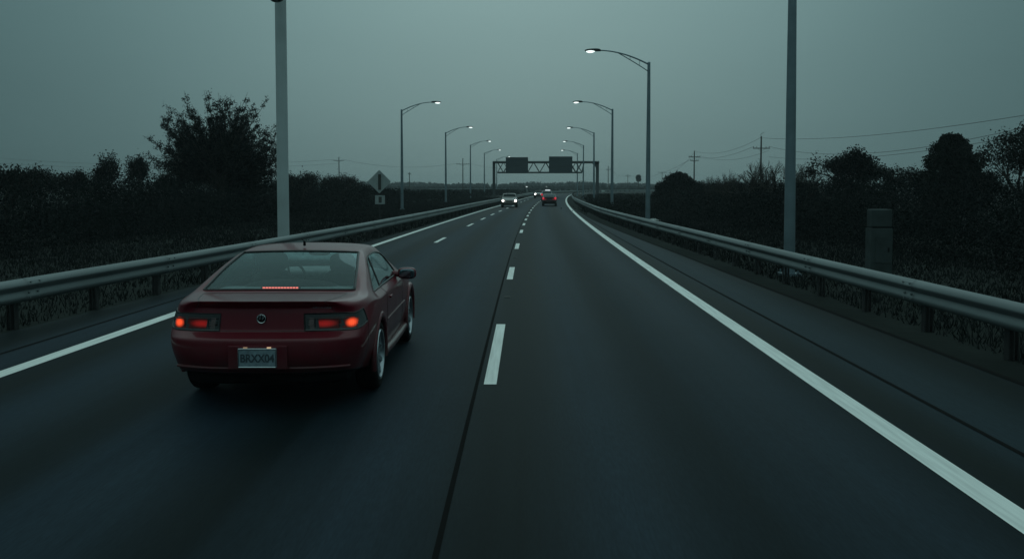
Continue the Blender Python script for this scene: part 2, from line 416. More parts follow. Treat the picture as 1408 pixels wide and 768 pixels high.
# ------------------------------------------------------------------ street lamps
def lamp_post(name, H, arm_len=2.55, arm_rise=.72, side=-1):
    t = empty(name)
    b = MB(); b.tube([(0, 0, .02), (0, 0, H * .5), (0, 0, H)], [.125, .105, .075], 14); b.tube([(0, 0, H), (0, 0, H + .05)], [.085, .06], 14)
    b.build('pole', M['pole'], t, smooth=True)
    b = MB(); b.box((0, 0, .0), (.42, .42, .06));
    for x in (-.15, .15):
        for y in (-.15, .15): b.tube([(x, y, 0), (x, y, .1)], .02, 6)
    b.build('base_plate', M['pole'], t, bevel=0)
    up = []; lo = []
    for k in range(15):
        u = k / 14; x = side * arm_len * u
        z = H - .08 + arm_rise * (1 - (1 - u) ** 1.9) ; up.append((x, 0, z))
    for k in range(11):
        u = k / 10 * .62; x = side * arm_len * u
        zt = H - .08 + arm_rise * (1 - (1 - .62) ** 1.9); z0 = H - .42
        w = (u / .62); lo.append((x, 0, z0 + (zt - z0) * (w ** .92) - .03 * (1 - w)))
    b = MB(); b.tube(up, [.042 - .012 * k / 14 for k in range(15)], 8); b.build('upper_arm', M['pole'], t, smooth=True)
    b = MB(); b.tube(lo, .024, 8)
    for k in (3, 6): b.tube([lo[k], (lo[k][0], 0, H - .08 + arm_rise * (1 - (1 - abs(lo[k][0]) / arm_len) ** 1.9))], .012, 6)
    b.build('lower_arm', M['pole'], t, smooth=True)
    hx = side * arm_len; hz = H - .08 + arm_rise
    R = Matrix.Rotation(math.radians(3) * side, 3, 'Y')
    b = MB(); b.sell((hx + side * .30, 0, hz + .02), (.40, .155, .075), 2.2, R=R); b.tube([(hx - side * .12, 0, hz - .005), (hx + side * .12, 0, hz + .01)], [.045, .07], 10)
    hd = b.build('lamp_head', M['housing'], t, smooth=True)
    b = MB(); b.sell((hx + side * .40, 0, hz - .045), (.22, .14, .08), 2.0, R=R); b.build('lens', M['lens'], hd, smooth=True)
    return t
ORD = ['nearest', 'second', 'third', 'fourth', 'fifth', 'farthest']
# (pixel of the pole foot, distance)
HP = 8.15
rights = [(1087, 20.0), (891, 45.8), (841.6, 73.6), (816.8, 106), (801.9, 139), (793.8, 174)]
lefts = [(552.8, 73.9), (613, 105.4), (646.9, 137.9), (666, 172), (683, 212)]
proto = lamp_post('street_lamp', HP)
protoL = None
for i, (px, d) in enumerate(rights):
    o = proto if i == 0 else copy_tree(proto)
    x, _ = at(px, 255, d); o.location = (x, d, -.02); o.rotation_euler = (math.radians(random.uniform(-.3, .3)), math.radians(random.uniform(-.3, .3)), math.radians(random.uniform(-3, 3)))
    lab = ['nearest lamp post on the right, its pole cut off by the top edge', 'second lamp post on the right, tallest one whose lit lamp is visible',
           'third lamp post on the right, standing just right of the gantry', 'fourth lamp post on the right, seen beside the right leg of the gantry',
           'fifth lamp post on the right, seen through the gap of the gantry truss', 'farthest lamp post on the right, smallest lit lamp above the right gantry panel'][i]
    tag(o, lab, 'street lamp', 'lit street lamps lining the highway')
for i, (px, d) in enumerate(lefts):
    o = copy_tree(proto); x, _ = at(px, 255, d)
    o.location = (x, d, -.02); o.rotation_euler = (0, 0, PI + math.radians([2, -3, 3, -2, 0][i]))
    lab = ['largest lamp post with a lit arm lamp on the left, right of the diamond sign', 'lamp post on the left, second of the row after the diamond sign',
           'lamp post on the left, third of the row after the diamond sign', 'lamp post on the left, just left of the gantry leg',
           'farthest lamp post on the left, its lamp beside the left gantry panel'][i]
    tag(o, lab, 'street lamp', 'lit street lamps lining the highway')
# near left mast, its unlit lamp just at the top edge
x, _ = at(389, 255, 27.0); DZ = at(393, 3.0, 26.0)[1] + .13 - 7.68 + .02; t = empty('street_lamp', (x, 27.0, -.02))
b = MB(); b.tube([(0, 0, .02), (0, 0, 4), (0, 0, 9.2)], [.175, .17, .165], 18); b.build('pole', M['steel_pale'], t, smooth=True)
b = MB(); b.box((0, 0, 0), (.6, .6, .07)); b.build('base_plate', M['pole'], t)
b = MB(); b.tube([(0, -.1, 7.75 + DZ), (.04, -.5, 7.85 + DZ), (.08, -.8, 7.8 + DZ)], .03, 8); b.build('arm', M['pole'], t, smooth=True)
b = MB(); b.lathe([(0, .18), (.1, .17), (.2, .1), (.23, 0), (.0, 0)], 24, 'Z', (.14, -.95, 7.68 + DZ)); hd = b.build('lamp_head', M['housing'], t, smooth=True)
b = MB(); b.lathe([(.22, 0), (.19, -.06), (.12, -.11), (0, -.13)], 24, 'Z', (.14, -.95, 7.68 + DZ)); b.build('lens', M['lens_off'], hd, smooth=True)
tag(t, 'thick grey mast beside the big tree on the left', 'street lamp')

# ------------------------------------------------------------------ sign gantry
GD = 141.0
t = empty('sign_gantry', (0, GD, 0))
def gx(px): return at(px, 255, GD)[0]
def gz(py): return at(700, py, GD)[1]
xl, xr = gx(679.2), gx(821.3); zt, zb = gz(223), gz(237.2)
b = MB(); b.box((xl, 0, zt / 2), (.42, .42, zt + .3)); b.build('leg', M['gantry'], t); b = MB(); b.box((xr, 0, zt / 2), (.46, .46, zt + .3)); b.build('leg', M['gantry'], t)
for x in (xl, xr):
    b = MB(); b.box((x, 0, .2), (.9, .9, .5)); b.build('footing', M['concrete'], t)
b = MB()
for y in (-.5, .5): b.tube([(xl - .15, y, zt), (xr + .25, y, zt)], .18, 8)
for x in np.linspace(xl, xr, 12): b.tube([(x, -.5, zt), (x, .5, zt)], .05, 6)
b.build('top_chord', M['gantry'], t, smooth=True)
x0, x1 = gx(684), gx(800)
b = MB()
for y in (-.5, .5): b.tube([(x0, y, zb), (x1, y, zb)], .12, 8)
b.build('bottom_chord', M['gantry'], t, smooth=True)
b = MB(); n = 14; xs = np.linspace(x0, x1, n + 1)
for y in (-.5, .5):
    for k in range(n):
        a, c = (zb, zt) if k % 2 else (zt, zb)
        b.tube([(xs[k], y, a), (xs[k + 1], y, c)], .075, 6)
    for k in (0, 1, 12, 13):
        a, c = (zt, zb) if k % 2 else (zb, zt); b.tube([(xs[k], y * .9, a), (xs[k + 1], y * .9, c)], .045, 6)
    b.tube([(x1, y, zb), (gx(803), y, zt)], .07, 6)
b.build('lattice', M['gantry'], t, smooth=True)
b = MB(); pts = [(xr - .2, zt - .1), (gx(812), zt - .1), (gx(816), zt - .35), (gx(819), zt - .8), (xr - .2, zt - 1.3)]
b.prism(pts, .2, lambda a, c, h: (a, h, c)); b.build('corner_bracket', M['gantry'], t)
def sign_panel(px0, px1, py0, py1, nm, lab):
    a, c = gx(px0), gx(px1); z1, z0 = gz(py0), gz(py1)
    b = MB(); nrow = 9; hh = (z1 - z0) / nrow
    for k in range(nrow): b.box(((a + c) / 2, -.78 + .012 * (k % 2), z0 + hh * (k + .5)), (c - a, .05, hh - .015))
    b.box(((a + c) / 2, -.745, (z0 + z1) / 2), (c - a - .03, .03, z1 - z0 - .03))
    p = b.build(nm, M['sign_back'], t); p['label'] = lab
    b = MB()
    for x in np.linspace(a + .5, c - .5, 3): b.box((x, -.67, (z0 + z1) / 2), (.1, .12, z1 - z0 - .1))
    b.build('panel_bracket', M['gantry'], p)
sign_panel(695.6, 726, 216.3, 238.6, 'sign_panel', 'dark ribbed sign panel on the left half')
sign_panel(754.6, 786.5, 215.3, 238.4, 'sign_panel', 'dark ribbed sign panel on the right half')
tag(t, 'dark steel lattice gantry spanning the road and carrying two unlit sign panels', 'gantry')

# ------------------------------------------------------------------ diamond sign, left
d = 46.0; x, _ = at(521.5, 255, d); zc = at(521, 249.7, d)[1]; hw = 16.2 * d / F
t = empty('road_sign', (x, d, -.04), math.radians(4))
b = MB(); b.box((0, .05, zc / 2), (.07, .05, zc + .9)); b.build('post', M['steel_dark'], t)
b = MB(); rr = .06
pts = []
for k, (cx, cz) in enumerate([(0, hw - rr * 1.4), (-(hw - rr * 1.4), 0), (0, -(hw - rr * 1.4)), (hw - rr * 1.4, 0)]):
    a0 = PI / 2 + k * PI / 2
    for q in range(-3, 4): pts.append((cx + rr * math.cos(a0 + q * PI / 12), zc + .04 + cz + rr * math.sin(a0 + q * PI / 12)))
b.prism(pts, .012, lambda a, c, h: (a, h, c)); b.build('diamond_panel', M['sign_alu'], t)
b = MB(); b.box((.02, -.02, zc + .02), (.15, .028, .80)); b.build('dark_bar', M['sign_bracket'], t)
z0, z1 = at(522, 280.6, d)[1], at(522, 268.5, d)[1]
b = MB(); b.box((.03, 0, (z0 + z1) / 2 + .04), (.50, .014, z1 - z0)); pl = b.build('small_plate', M['sign_alu'], t, bevel=0)
b = MB(); b.box((.04, -.012, (z0 + z1) / 2 + .04), (.16, .01, (z1 - z0) * .7)); b.build('plate_mark', M['sign_bracket'], pl)
tag(t, 'grey diamond road sign with a dark upright bar and a small plate below', 'road sign')

# cabinet behind the right rail
d = 17.0; x, _ = at(1210, 255, d)
M['cabinet'] = mat('dirty_cabinet_paint', (.050, .064, .064), .8, noise=.3, nscale=3, spec=.15); t = empty('roadside_cabinet', (x, d, -.05))
b = MB(); b.box((0, 0, .60), (.40, .30, 1.20)); b.build('body', M['cabinet'], t, bevel=.012)
b = MB(); b.box((0, 0, 1.39), (.375, .27, .33)); b.build('hood', M['cabinet'], t, bevel=.02)
b = MB(); b.box((0, 0, 1.215), (.35, .25, .03)); b.build('neck', M['black'], t)
b = MB(); b.box((.02, -.155, .8), (.28, .012, .5)); dr = b.build('door', M['cabinet'], t, bevel=.003); b = MB(); b.box((.12, -.17, .8), (.02, .02, .08)); b.build('handle', M['black'], dr)
tag(t, 'narrow upright grey utility cabinet behind the right guardrail', 'cabinet')

# small pale sign by the far bend
d = 205.0; x, z = at(829.5, 262.2, d)
t = empty('road_sign', (x, d, -.05)); b = MB(); b.box((0, 0, z), (.75, .04, .36)); b.build('panel', mat('pale_sign', (.65, .70, .68), .5), t)
b = MB(); b.box((0, .05, z / 2), (.08, .05, z + .1)); b.build('post', M['steel_dark'], t)
tag(t, 'tiny pale rectangular sign beside the far bend, right of the gantry', 'road sign')

# crumpled pale sheet behind the right rail
rngd = random.Random(4); n = 9; vs = []; x, _ = at(899, 255, 50)
for i in range(n):
    for j in range(n):
        u, v = i / (n - 1) - .5, j / (n - 1) - .5
        vs.append((u * .75 + rngd.uniform(-.03, .03), v * .9 + rngd.uniform(-.03, .03), .03 + rngd.uniform(0, .16) * (1 - 2 * max(abs(u), abs(v))) + .02))
b = MB(); b.add(vs, [(i * n + j, i * n + j + 1, (i + 1) * n + j + 1, (i + 1) * n + j) for i in range(n - 1) for j in range(n - 1)])
o = b.build('plastic_sheet', M['debris'], None, smooth=False); o.location = (x, 50, -.03); tag(o, 'crumpled pale plastic sheet lying on the verge behind the right guardrail', 'litter')

# ------------------------------------------------------------------ utility poles and wires
def util_pole(px, pytop, arm_py, d, label, H=None, n_arm=1, rot=0, armw=1.7, hook=False):
    x, z = at(px, pytop, d); t = empty('utility_pole', (x, d, -.05), rot)
    b = MB(); b.tube([(0, 0, 0), (0, 0, z)], [.17, .11], 10); b.build('pole', M['wood'], t, smooth=True)
    za = at(px, arm_py, d)[1]; arms = []
    for k in range(n_arm):
        zz = za - k * .8; w = armw * (1 if k == 0 else .7)
        b = MB(); b.box((0, -.12, zz), (w * 2, .12, .13)); ca = b.build('crossarm', M['wood'], t)
        for q in (-.92, -.55, .55, .92):
            b = MB(); b.lathe([(0, .26), (.05, .25), (.04, .17), (.065, .15), (.04, .07), (.02, 0)], 8, 'Z', (w * q, -.12, zz + .06)); b.build('insulator', M['sign_bracket'], ca, smooth=True)
        b = MB(); b.tube([(-w * .5, -.12, zz), (0, -.1, zz - .5), (w * .5, -.12, zz)], .02, 5); b.build('brace', M['wood'], ca)
        arms.append([Vector((x, d, -.05)) + Matrix.Rotation(rot, 3, 'Z') @ Vector((w * q, -.12, zz + .28)) for q in (-.92, .92)])
    if hook:
        b = MB(); b.tube([(0, 0, z), (-.12, 0, z + .25), (.1, 0, z + .45), (.45, 0, z + .6)], .03, 5); b.build('top_bracket', M['wire'], t)
    tag(t, label, 'utility pole', 'utility poles')
    return Vector((x, d, z)), arms
def wire(a, c, sag, label, group, r=.018, n=26):
    a, c = Vector(a), Vector(c); pts = []
    for k in range(n + 1):
        u = k / n; p = a.lerp(c, u); p.z -= sag * 4 * u * (1 - u); pts.append(p)
    b = MB(); b.tube(pts, r, 5); o = b.build('power_line', M['wire'], None); tag(o, label, 'power line', group); return o
U1, A1 = util_pole(1046.8, 187, 203.5, 141, 'tall timber utility pole with one crossarm above the bare shrubs on the right', hook=True, rot=math.radians(5), armw=1.35)
U2, A2 = util_pole(954.8, 207, 215.5, 197, 'timber utility pole with two crossarms above the rounded bush on the right', n_arm=2, rot=math.radians(5), armw=1.3)
near = lambda px, py, d: Vector((at(px, py, d)[0], d, at(px, py, d)[1]))
G = 'power lines on the right'
wire(U1 - Vector((0, 0, .3)), near(1500, 143, 62), .95, 'topmost power line running from the tall pole to the right edge', G, .022)
wire(A1[0][1], near(1500, 152, 63), 2.0, 'second power line from the top at the right edge', G, .022)
wire(A1[0][1] - Vector((0, 0, 1.6)), near(1500, 168, 60), 1.2, 'third power line at the right edge, passing behind the conifer top', G, .02)
wire(A1[0][0] - Vector((0, 0, 5.2)), near(1500, 206, 60), .8, 'lowest power line at the right, just above the hedge', G, .016)
wire(U1 - Vector((0, 0, .2)), U2 - Vector((0, 0, .1)), 1.3, 'upper power line between the two right utility poles', G, .022)
wire(A1[0][0], A2[0][0], 1.1, 'middle power line between the two right utility poles', G, .022)
wire(A1[0][1] - Vector((0, 0, .6)), A2[0][1], 1.2, 'lower power line between the two right utility poles', G, .02)
U3, A3 = util_pole(836.4, 228, 233, 330, 'small distant utility pole right of the gantry leg', armw=.9)
U4, A4 = util_pole(863.3, 239.5, 242, 430, 'tiny distant utility pole between the third and second right lamp posts', armw=1.3)
U5, A5 = util_pole(910.5, 236, 237, 420, 'tiny distant utility pole left of the rounded bush', armw=2.0)
U5b, A5b = util_pole(921.6, 234.8, 238, 400, 'tiny distant utility pole at the crest of the rounded bush', armw=.7)
wire(U2 - Vector((0, 0, .5)), U5, 2.2, 'faint power line from the right poles to the distant ones', G, .025)
wire(A2[1][0], U4, 2.5, 'faint low power line running to the distant poles', G, .025)
wire(U4, U3, 2.0, 'faint power line crossing right of the gantry', G, .028)
U6, A6 = util_pole(636.4, 217.5, 225.5, 262, 'timber utility pole between the second and third left lamp posts', n_arm=1, armw=1.9)
U7, A7 = util_pole(466, 215.5, 220.5, 250, 'small distant utility pole above the left hedge', armw=1.5)
U8, A8 = util_pole(563, 236.5, 239, 300, 'short distant pole just right of the largest left lamp post', armw=.5)
G2 = 'faint power lines across the left background'
wire(A7[0][1], A6[0][0], 1.6, 'faint power line between the two left utility poles', G2, .024)
wire(A6[0][1], near(742, 226, 330), 1.6, 'faint power line from the left pole to the gantry', G2, .024)
wire(near(-40, 214, 230), A7[0][0], 2.0, 'upper faint power line over the left hedge', G2, .024)
wire(near(-40, 222, 200), U7 - Vector((0, 0, 1.8)), 1.6, 'lower faint power line over the left hedge', G2, .022)

# ------------------------------------------------------------------ vegetation
rng = np.random.default_rng(11)
def tree(name, x, y, h, w, label, leafm='leaf', seed=1, trunk_h=.25, bare=0.0, spread=1.0, leaf=.14, nl=9, depth=5, r0=None, shape='vase', group=None, nleaf=None):
    """trunk and limbs grown recursively; foliage hangs on the outer twigs"""
    rr = random.Random(seed); nr = np.random.default_rng(seed)
    t = empty(name, (x, y, -.05)); segs = MB(); tips = []
    r0 = r0 or h * .028
    def grow(p, d, L, r, dep):
        n = 3; pts = [p.copy()]; q = p.copy(); dd = d.copy()
        for k in range(n):
            dd = (dd + Vector((rr.uniform(-.16, .16), rr.uniform(-.16, .16), rr.uniform(-.05, .12)))).normalized(); q = q + dd * L / n; pts.append(q.copy())
        segs.tube(pts, [r * (1 - .35 * k / n) for k in range(n + 1)], 6 if r > .04 else 4, cap=False)
        if dep <= 2: tips.extend([(pts[1], dep), (pts[2], dep), (pts[3], dep)])
        if dep == 0: return
        for k in range(rr.choice((2, 3, 3)) if dep > 1 else 3):
            a = Vector((rr.gauss(0, 1), rr.gauss(0, 1), rr.gauss(0, .5) + .1)).normalized()
            nd = (dd * (1.0 if shape != 'round' else .75) + a * .75 * spread).normalized()
            start = pts[3] if k else pts[2]
            grow(start, nd, L * rr.uniform(.68, .86), r * .62, dep - 1)
    top = Vector((0, 0, h * trunk_h)); segs.tube([(0, 0, -.1), (rr.uniform(-.05, .05), 0, h * trunk_h * .5), top], [r0 * 1.3, r0, r0 * .9], 8)
    nb = 5
    for k in range(nb):
        a = 2 * PI * k / nb + rr.uniform(-.4, .4); tilt = rr.uniform(.35, .85) * spread
        grow(top - Vector((0, 0, h * .05)), Vector((math.cos(a) * tilt, math.sin(a) * tilt, 1)).normalized(), h * (1 - trunk_h) * .30, r0 * .62, depth - 1)
    T = np.array([tuple(p) for p, dd in tips])
    # fit the grown form to the tree's real height and width
    V = np.array(segs.v); zmx = max(T[:, 2].max(), .1); wx = max(np.abs(T[:, 0]).max(), np.abs(T[:, 1]).max(), .1)
    zs = h / zmx; ws = (w / 2) / np.percentile(np.hypot(T[:, 0], T[:, 1]), 96)
    def fit(A):
        A = A.copy(); A[:, 2] *= zs; f = np.clip(A[:, 2] / (h * .35), 0, 1)[:, None]; A[:, :2] *= (1 + (ws - 1) * f); return A
    V = fit(V); T = fit(T); segs.v = [tuple(v) for v in V]
    segs.build('trunk', M['bark'], t, fixn=False)
    if bare < 1:
        k = int(len(T) * nl) if nleaf is None else nleaf
        idx = nr.integers(0, len(T), k); P = T[idx] + nr.normal(size=(k, 3)) * np.array([.9, .9, .7]) * leaf * 1.5
        L = leaves(P, leaf, nr); fast_mesh('crown', L.reshape(-1, 3), 4, M[leafm], t)
    tag(t, label, 'tree', group); return t

def feather_tree(name, x, y, outline, zc, label, leafm, n=90, nleaf=230, seed=1, leaf=.10):
    """limbs fan out from a short bole; each carries a long feathery spray. outline(angle)->reach in metres"""
    rr = random.Random(seed); nr = np.random.default_rng(seed); t = empty(name, (x, y, -.05)); s = MB(); Ps = []
    s.tube([(0, 0, -.1), (.05, 0, zc * .5), (0, 0, zc)], [.26, .2, .17], 10)
    for k in range(n):
        el = math.radians(rr.uniform(-8, 172)); az = rr.gauss(0, .55)
        L = outline(math.degrees(el)) * rr.uniform(.62, 1.03) * (math.cos(az) * .5 + .5)
        d = Vector((math.cos(el), math.sin(az) * .9, math.sin(el))).normalized(); p = Vector((0, 0, zc * rr.uniform(.8, 1.05))); pts = [p.copy()]
        N = 9
        for q in range(N):
            d = (d + Vector((rr.gauss(0, .07), rr.gauss(0, .07), .045 - .012 * q))).normalized(); p = p + d * L / N; pts.append(p.copy())
        s.tube(pts, [max(.008, .075 * (1 - q / N)) for q in range(N + 1)], 5, cap=False)
        for q in range(3, N):
            for _ in range(2):
                a = Vector((rr.gauss(0, 1), rr.gauss(0, 1), rr.gauss(0, 1))).normalized(); tw = (pts[q + 1] - pts[q]).normalized() * .8 + a * .7
                l2 = rr.uniform(.25, .75) * (1.15 - q / N * .5); e = pts[q] + tw * l2; s.tube([pts[q], (pts[q] + e) / 2 + a * .03, e], [.012, .009, .004], 4, cap=False)
                m = int(nleaf / 10); u = nr.uniform(.15, 1.08, (m, 1)); Ps.append(np.array(pts[q]) + (np.array(e) - np.array(pts[q])) * u + nr.normal(size=(m, 3)) * .07)
    s.build('trunk', M['bark'], t, fixn=False); fast_mesh('crown', leaves(np.concatenate(Ps), leaf, nr, .45).reshape(-1, 3), 4, M[leafm], t)
    tag(t, label, 'tree'); return t
# the large vase-shaped tree on the left
x, _ = at(303, 255, 50); zt_ = at(300, 124, 50)[1]
_ol = lambda a: float(np.interp(a, [-20, 0, 20, 40, 55, 68, 80, 88, 96, 110, 125, 145, 165, 200], [1.4, 2.8, 4.4, 4.9, 5.2, 5.6, 5.3, 4.0, 5.1, 5.7, 5.3, 5.1, 4.5, 1.8]))
x, _ = at(306, 255, 50)
feather_tree('broadleaf_tree', x, 50, _ol, 2.1, 'large dark fan-shaped tree rising above the left hedge', 'leaf', n=230, nleaf=330, seed=5, leaf=.105)
for i, (px, py, d, w, sd, lf, lab) in enumerate([
        (8, 226, 36, 2.2, 21, 'leaf2', 'feathery small tree at the left edge of the picture'),
        (52, 226, 44, 2.2, 22, 'leaf', 'small round-topped tree above the hedge, second from the left edge'),
        (100, 232, 46, 2.4, 23, 'leaf2', 'low loose tree above the left hedge, third from the left edge'),
        (147, 208, 50, 1.5, 24, 'leaf', 'slender dark tree left of the big tree, the taller of a pair'),
        (190, 211, 54, 1.4, 25, 'leaf2', 'small tree standing between the slender tree and the big tree'),
        (236, 232, 58, 3.2, 26, 'leaf', 'low bushy tree under the left side of the big tree'),
        (415, 234, 66, 3.6, 27, 'leaf2', 'low leafy tree just right of the thick grey mast'),
        (470, 236, 78, 4.4, 28, 'leaf', 'low leafy tree behind the left hedge, left of the diamond sign')]):
    x, z = at(px, py, d); tree('small_tree', x, d, z, w, lab, lf, seed=sd, trunk_h=.3, leaf=.11, nleaf=3600, depth=5, group='small trees above the left hedge')
# right-hand trees
x, z = at(1168, 203, 52); tree('broadleaf_tree', x, 52, z, 4.0, 'broad-crowned tree with sky gaps on the right, left of the conifer', seed=31, trunk_h=.35, spread=1.15, leaf=.13, nleaf=15000, depth=5, shape='round')
for i, (px, py, d, w, sd, lab) in enumerate([
        (1006, 232, 60, 2.4, 41, 'small bare shrub at the left end of the bare row on the right'),
        (1040, 217, 56, 3.6, 42, 'bare many-stemmed shrub in front of the tall utility pole'),
        (1078, 219, 54, 3.0, 43, 'bare shrub between the tall utility pole and the nearest right lamp post'),
        (1104, 222, 52, 2.4, 44, 'bare shrub just right of the nearest right lamp post'),
        (978, 240, 64, 1.6, 45, 'tiny bare shrub beside the rounded bush on the right')]):
    x, z = at(px, py, d); tree('bare_shrub', x, d, z, w, lab, 'leaf2', seed=sd, trunk_h=.12, leaf=.05, nleaf=2200, depth=5, r0=.12, group='bare shrubs on the right')
for i, (px, py, d, w, sd, lab) in enumerate([
        (1230, 226, 48, 1.2, 51, 'thin leafy sapling between the broad-crowned tree and the conifer'),
        (1262, 228, 46, 1.4, 52, 'thin sapling just left of the conifer'),
        (1358, 226, 40, 1.6, 53, 'low leafy tree at the right foot of the conifer')]):
    x, z = at(px, py, d); tree('small_tree', x, d, z, w, lab, 'leaf', seed=sd, trunk_h=.3, leaf=.10, nleaf=2600, depth=4, group='small trees above the right hedge')
x, z = at(1412, 162, 36); tree('broadleaf_tree', x, 36, z, 3.2, 'loose-twigged tree cut off by the right edge of the picture', 'leaf2', seed=61, trunk_h=.25, leaf=.10, nleaf=7500, depth=6)

def clump_tree(name, px, pytop, d, halfw_px, lumps, label, leafm, leaf=.12, n=900, seed=3, cat='tree', z0=.4):
    """dense tree: uneven leaf clumps, each a shell with gaps between"""
    nr = np.random.default_rng(seed); x, zt = at(px, pytop, d); t = empty(name, (x, d, -.05)); Vs = []
    s = MB()
    s.tube([(0, 0, -.1), (.03, 0, zt * .5), (0, 0, zt * .85)], [.16, .11, .04], 8)
    for (cx, cz, r) in lumps:
        X = cx * halfw_px * d / F; Z = cz * zt; rad = r * halfw_px * d / F
        for dy in (-.55, .1, .7):
            c = np.array([X + nr.normal() * .1, dy * rad, Z + nr.normal() * .08]); m_ = int(n * r * 1.6)
            dv = nr.normal(size=(m_, 3)); dv /= np.linalg.norm(dv, axis=1, keepdims=True)
            P = c + dv * (rad * (nr.uniform(.35, 1, (m_, 1)) ** .5)) * np.array([1, 1, .85]); P += nr.normal(size=P.shape) * .05
            Vs.append(leaves(P, leaf, nr).reshape(-1, 3))
            s.tube([(0, 0, max(.2, Z - rad * 1.2)), tuple(c)], [.05, .015], 4)
    s.build('trunk', M['bark'], t, fixn=False)
    fast_mesh('crown', np.concatenate(Vs), 4, M[leafm], t); tag(t, label, cat); return t
con = [(-.18, .95, .24), (.22, .95, .22), (-.34, .86, .32), (.42, .84, .32), (0, .78, .48), (-.58, .72, .36), (.62, .70, .38), (0, .64, .5), (-.72, .54, .36), (.75, .54, .36), (-.2, .5, .5), (.3, .48, .5), (-.85, .36, .3), (.9, .36, .34), (0, .36, .5), (-.45, .28, .45), (.5, .28, .45), (.06, 1.0, .12), (-.1, .97, .12)]
clump_tree('conifer_tree', 1311, 188, 45, 38, con, 'dense dark conical evergreen tree above the right hedge', 'leaf3', n=1400, seed=8)
rb = [(0, .78, .36), (-.35, .70, .34), (.38, .70, .36), (-.68, .52, .34), (.7, .54, .36), (0, .5, .5), (-.9, .3, .3), (.95, .32, .34), (.4, .36, .5), (-.45, .32, .5), (0, .22, .5), (.02, .92, .2), (-.15, .88, .15), (.22, .86, .2)]
clump_tree('rounded_bush', 932, 236, 84, 30, rb, 'dark rounded bush at the far end of the right hedge', 'leaf', n=1300, seed=9, leaf=.16, cat='bush')
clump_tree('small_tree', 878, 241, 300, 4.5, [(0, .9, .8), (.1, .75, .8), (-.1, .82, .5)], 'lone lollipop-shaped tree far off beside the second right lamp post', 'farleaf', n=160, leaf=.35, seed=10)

def thicket(name, label, f_front, depth, h_of, s0, s1, side, leafm, seed, zbase=0, dens=1.0, roadf=road):
    nr = np.random.default_rng(seed); Vs = []; s = s0
    while s < s1:
        dist = max(s, 18); lf = .045 + dist * .0014; step = .9 + dist * .008
        for lay in range(4):
            off = f_front(s) + side * (depth * (lay / 3.2) + nr.uniform(-.6, .6)); ss = s + nr.uniform(-.7, .7)
            p, _ = roadf(ss, off); H = h_of(ss) * nr.uniform(.80, 1.06) * (.62 if lay == 0 else (.85 if lay == 1 else 1.0))
            rad = nr.uniform(.75, 1.25); m_ = int(dens * (900 if dist < 50 else 480) * (H / 2.5) * (1 if dist < 90 else .6))
            # a ragged column of leaf clumps
            k = int(3 + H * 2); cs = np.stack([nr.normal(0, rad * .42, k), nr.normal(0, rad * .42, k), nr.uniform(.12, .92, k) * H], 1); cs[0, 2] = H * .93; cs[1, 2] = .2; cs[2, 2] = .5
            idx = nr.integers(0, k, m_); r = nr.uniform(.22, .55, k)[idx][:, None]
            P = cs[idx] + nr.normal(size=(m_, 3)) * r * .62; P[:, 2] = np.clip(P[:, 2], .02, H + .25)
            # low skirt of dense growth
            if dist < 75:
                q = int(260 * dens); Q = np.stack([nr.normal(0, 1.0, q), nr.normal(0, 1.0, q), nr.uniform(0, 1, q) ** 1.2 * H * .75], 1); P = np.concatenate([P, Q])
            # upright twigs above the outline
            kt = 3; tw = []
            for _t in range(kt):
                bx = nr.normal(0, rad * .5, 2); tip = H + nr.uniform(.1, .55) * (H / 2.5); lean = nr.normal(0, .18, 2); q = 16
                u = nr.uniform(0, 1, q); tw.append(np.stack([bx[0] + lean[0] * u + nr.normal(0, .03, q), bx[1] + lean[1] * u + nr.normal(0, .03, q), H * .7 + (tip - H * .7) * u], 1))
            P = np.concatenate([P] + tw); P[:, 0] += p.x; P[:, 1] += p.y; P[:, 2] += zbase
            Vs.append(leaves(P, lf, nr).reshape(-1, 3))
        s += step
    o = fast_mesh(name, np.concatenate(Vs), 4, M[leafm]); tag(o, label, 'undergrowth', kind='stuff'); return o
fl = interp([(-30, -15.5), (30, -15.6), (60, -15.5), (90, -14), (120, -12.2), (170, -11.5), (700, -11)])
hl = interp([(-30, 2.4), (20, 2.1), (40, 2.25), (75, 2.6), (86, 2.3), (96, 1.6), (110, 1.25), (130, 1.05), (160, .9), (240, .8)])
thicket('hedge_thicket', 'long dark unclipped thicket behind the left verge', fl, 6.5, hl, 12, 215, -1, 'leaf', 71)
fr_ = interp([(-30, 11.9), (20, 11.9), (40, 11.7), (80, 12.2), (100, 13), (700, 14)])
hr_ = interp([(-30, 2.2), (20, 2.0), (40, 2.05), (60, 2.15), (80, 2.0), (92, 1.6), (105, 1.0)])
thicket('hedge_thicket', 'long dark unclipped thicket behind the right verge', fr_, 6.5, hr_, 10, 98, 1, 'leaf', 72)
# low brush on the right verge towards the bend
thicket('low_brush', 'low dark brush between the right lamp posts before the bend', lambda s: 6.2 + (s - 60) * .012, 7, lambda s: .42 + .14 * math.sin(s * .2), 62, 150, 1, 'leaf2', 73, dens=1.4)
# brush across the infield of the bend, hiding the far road in part
def cross(s, off=0, z=0):
    return Vector((-70 + s, 250 + off * 1 - .15 * s, z)), PI / 2
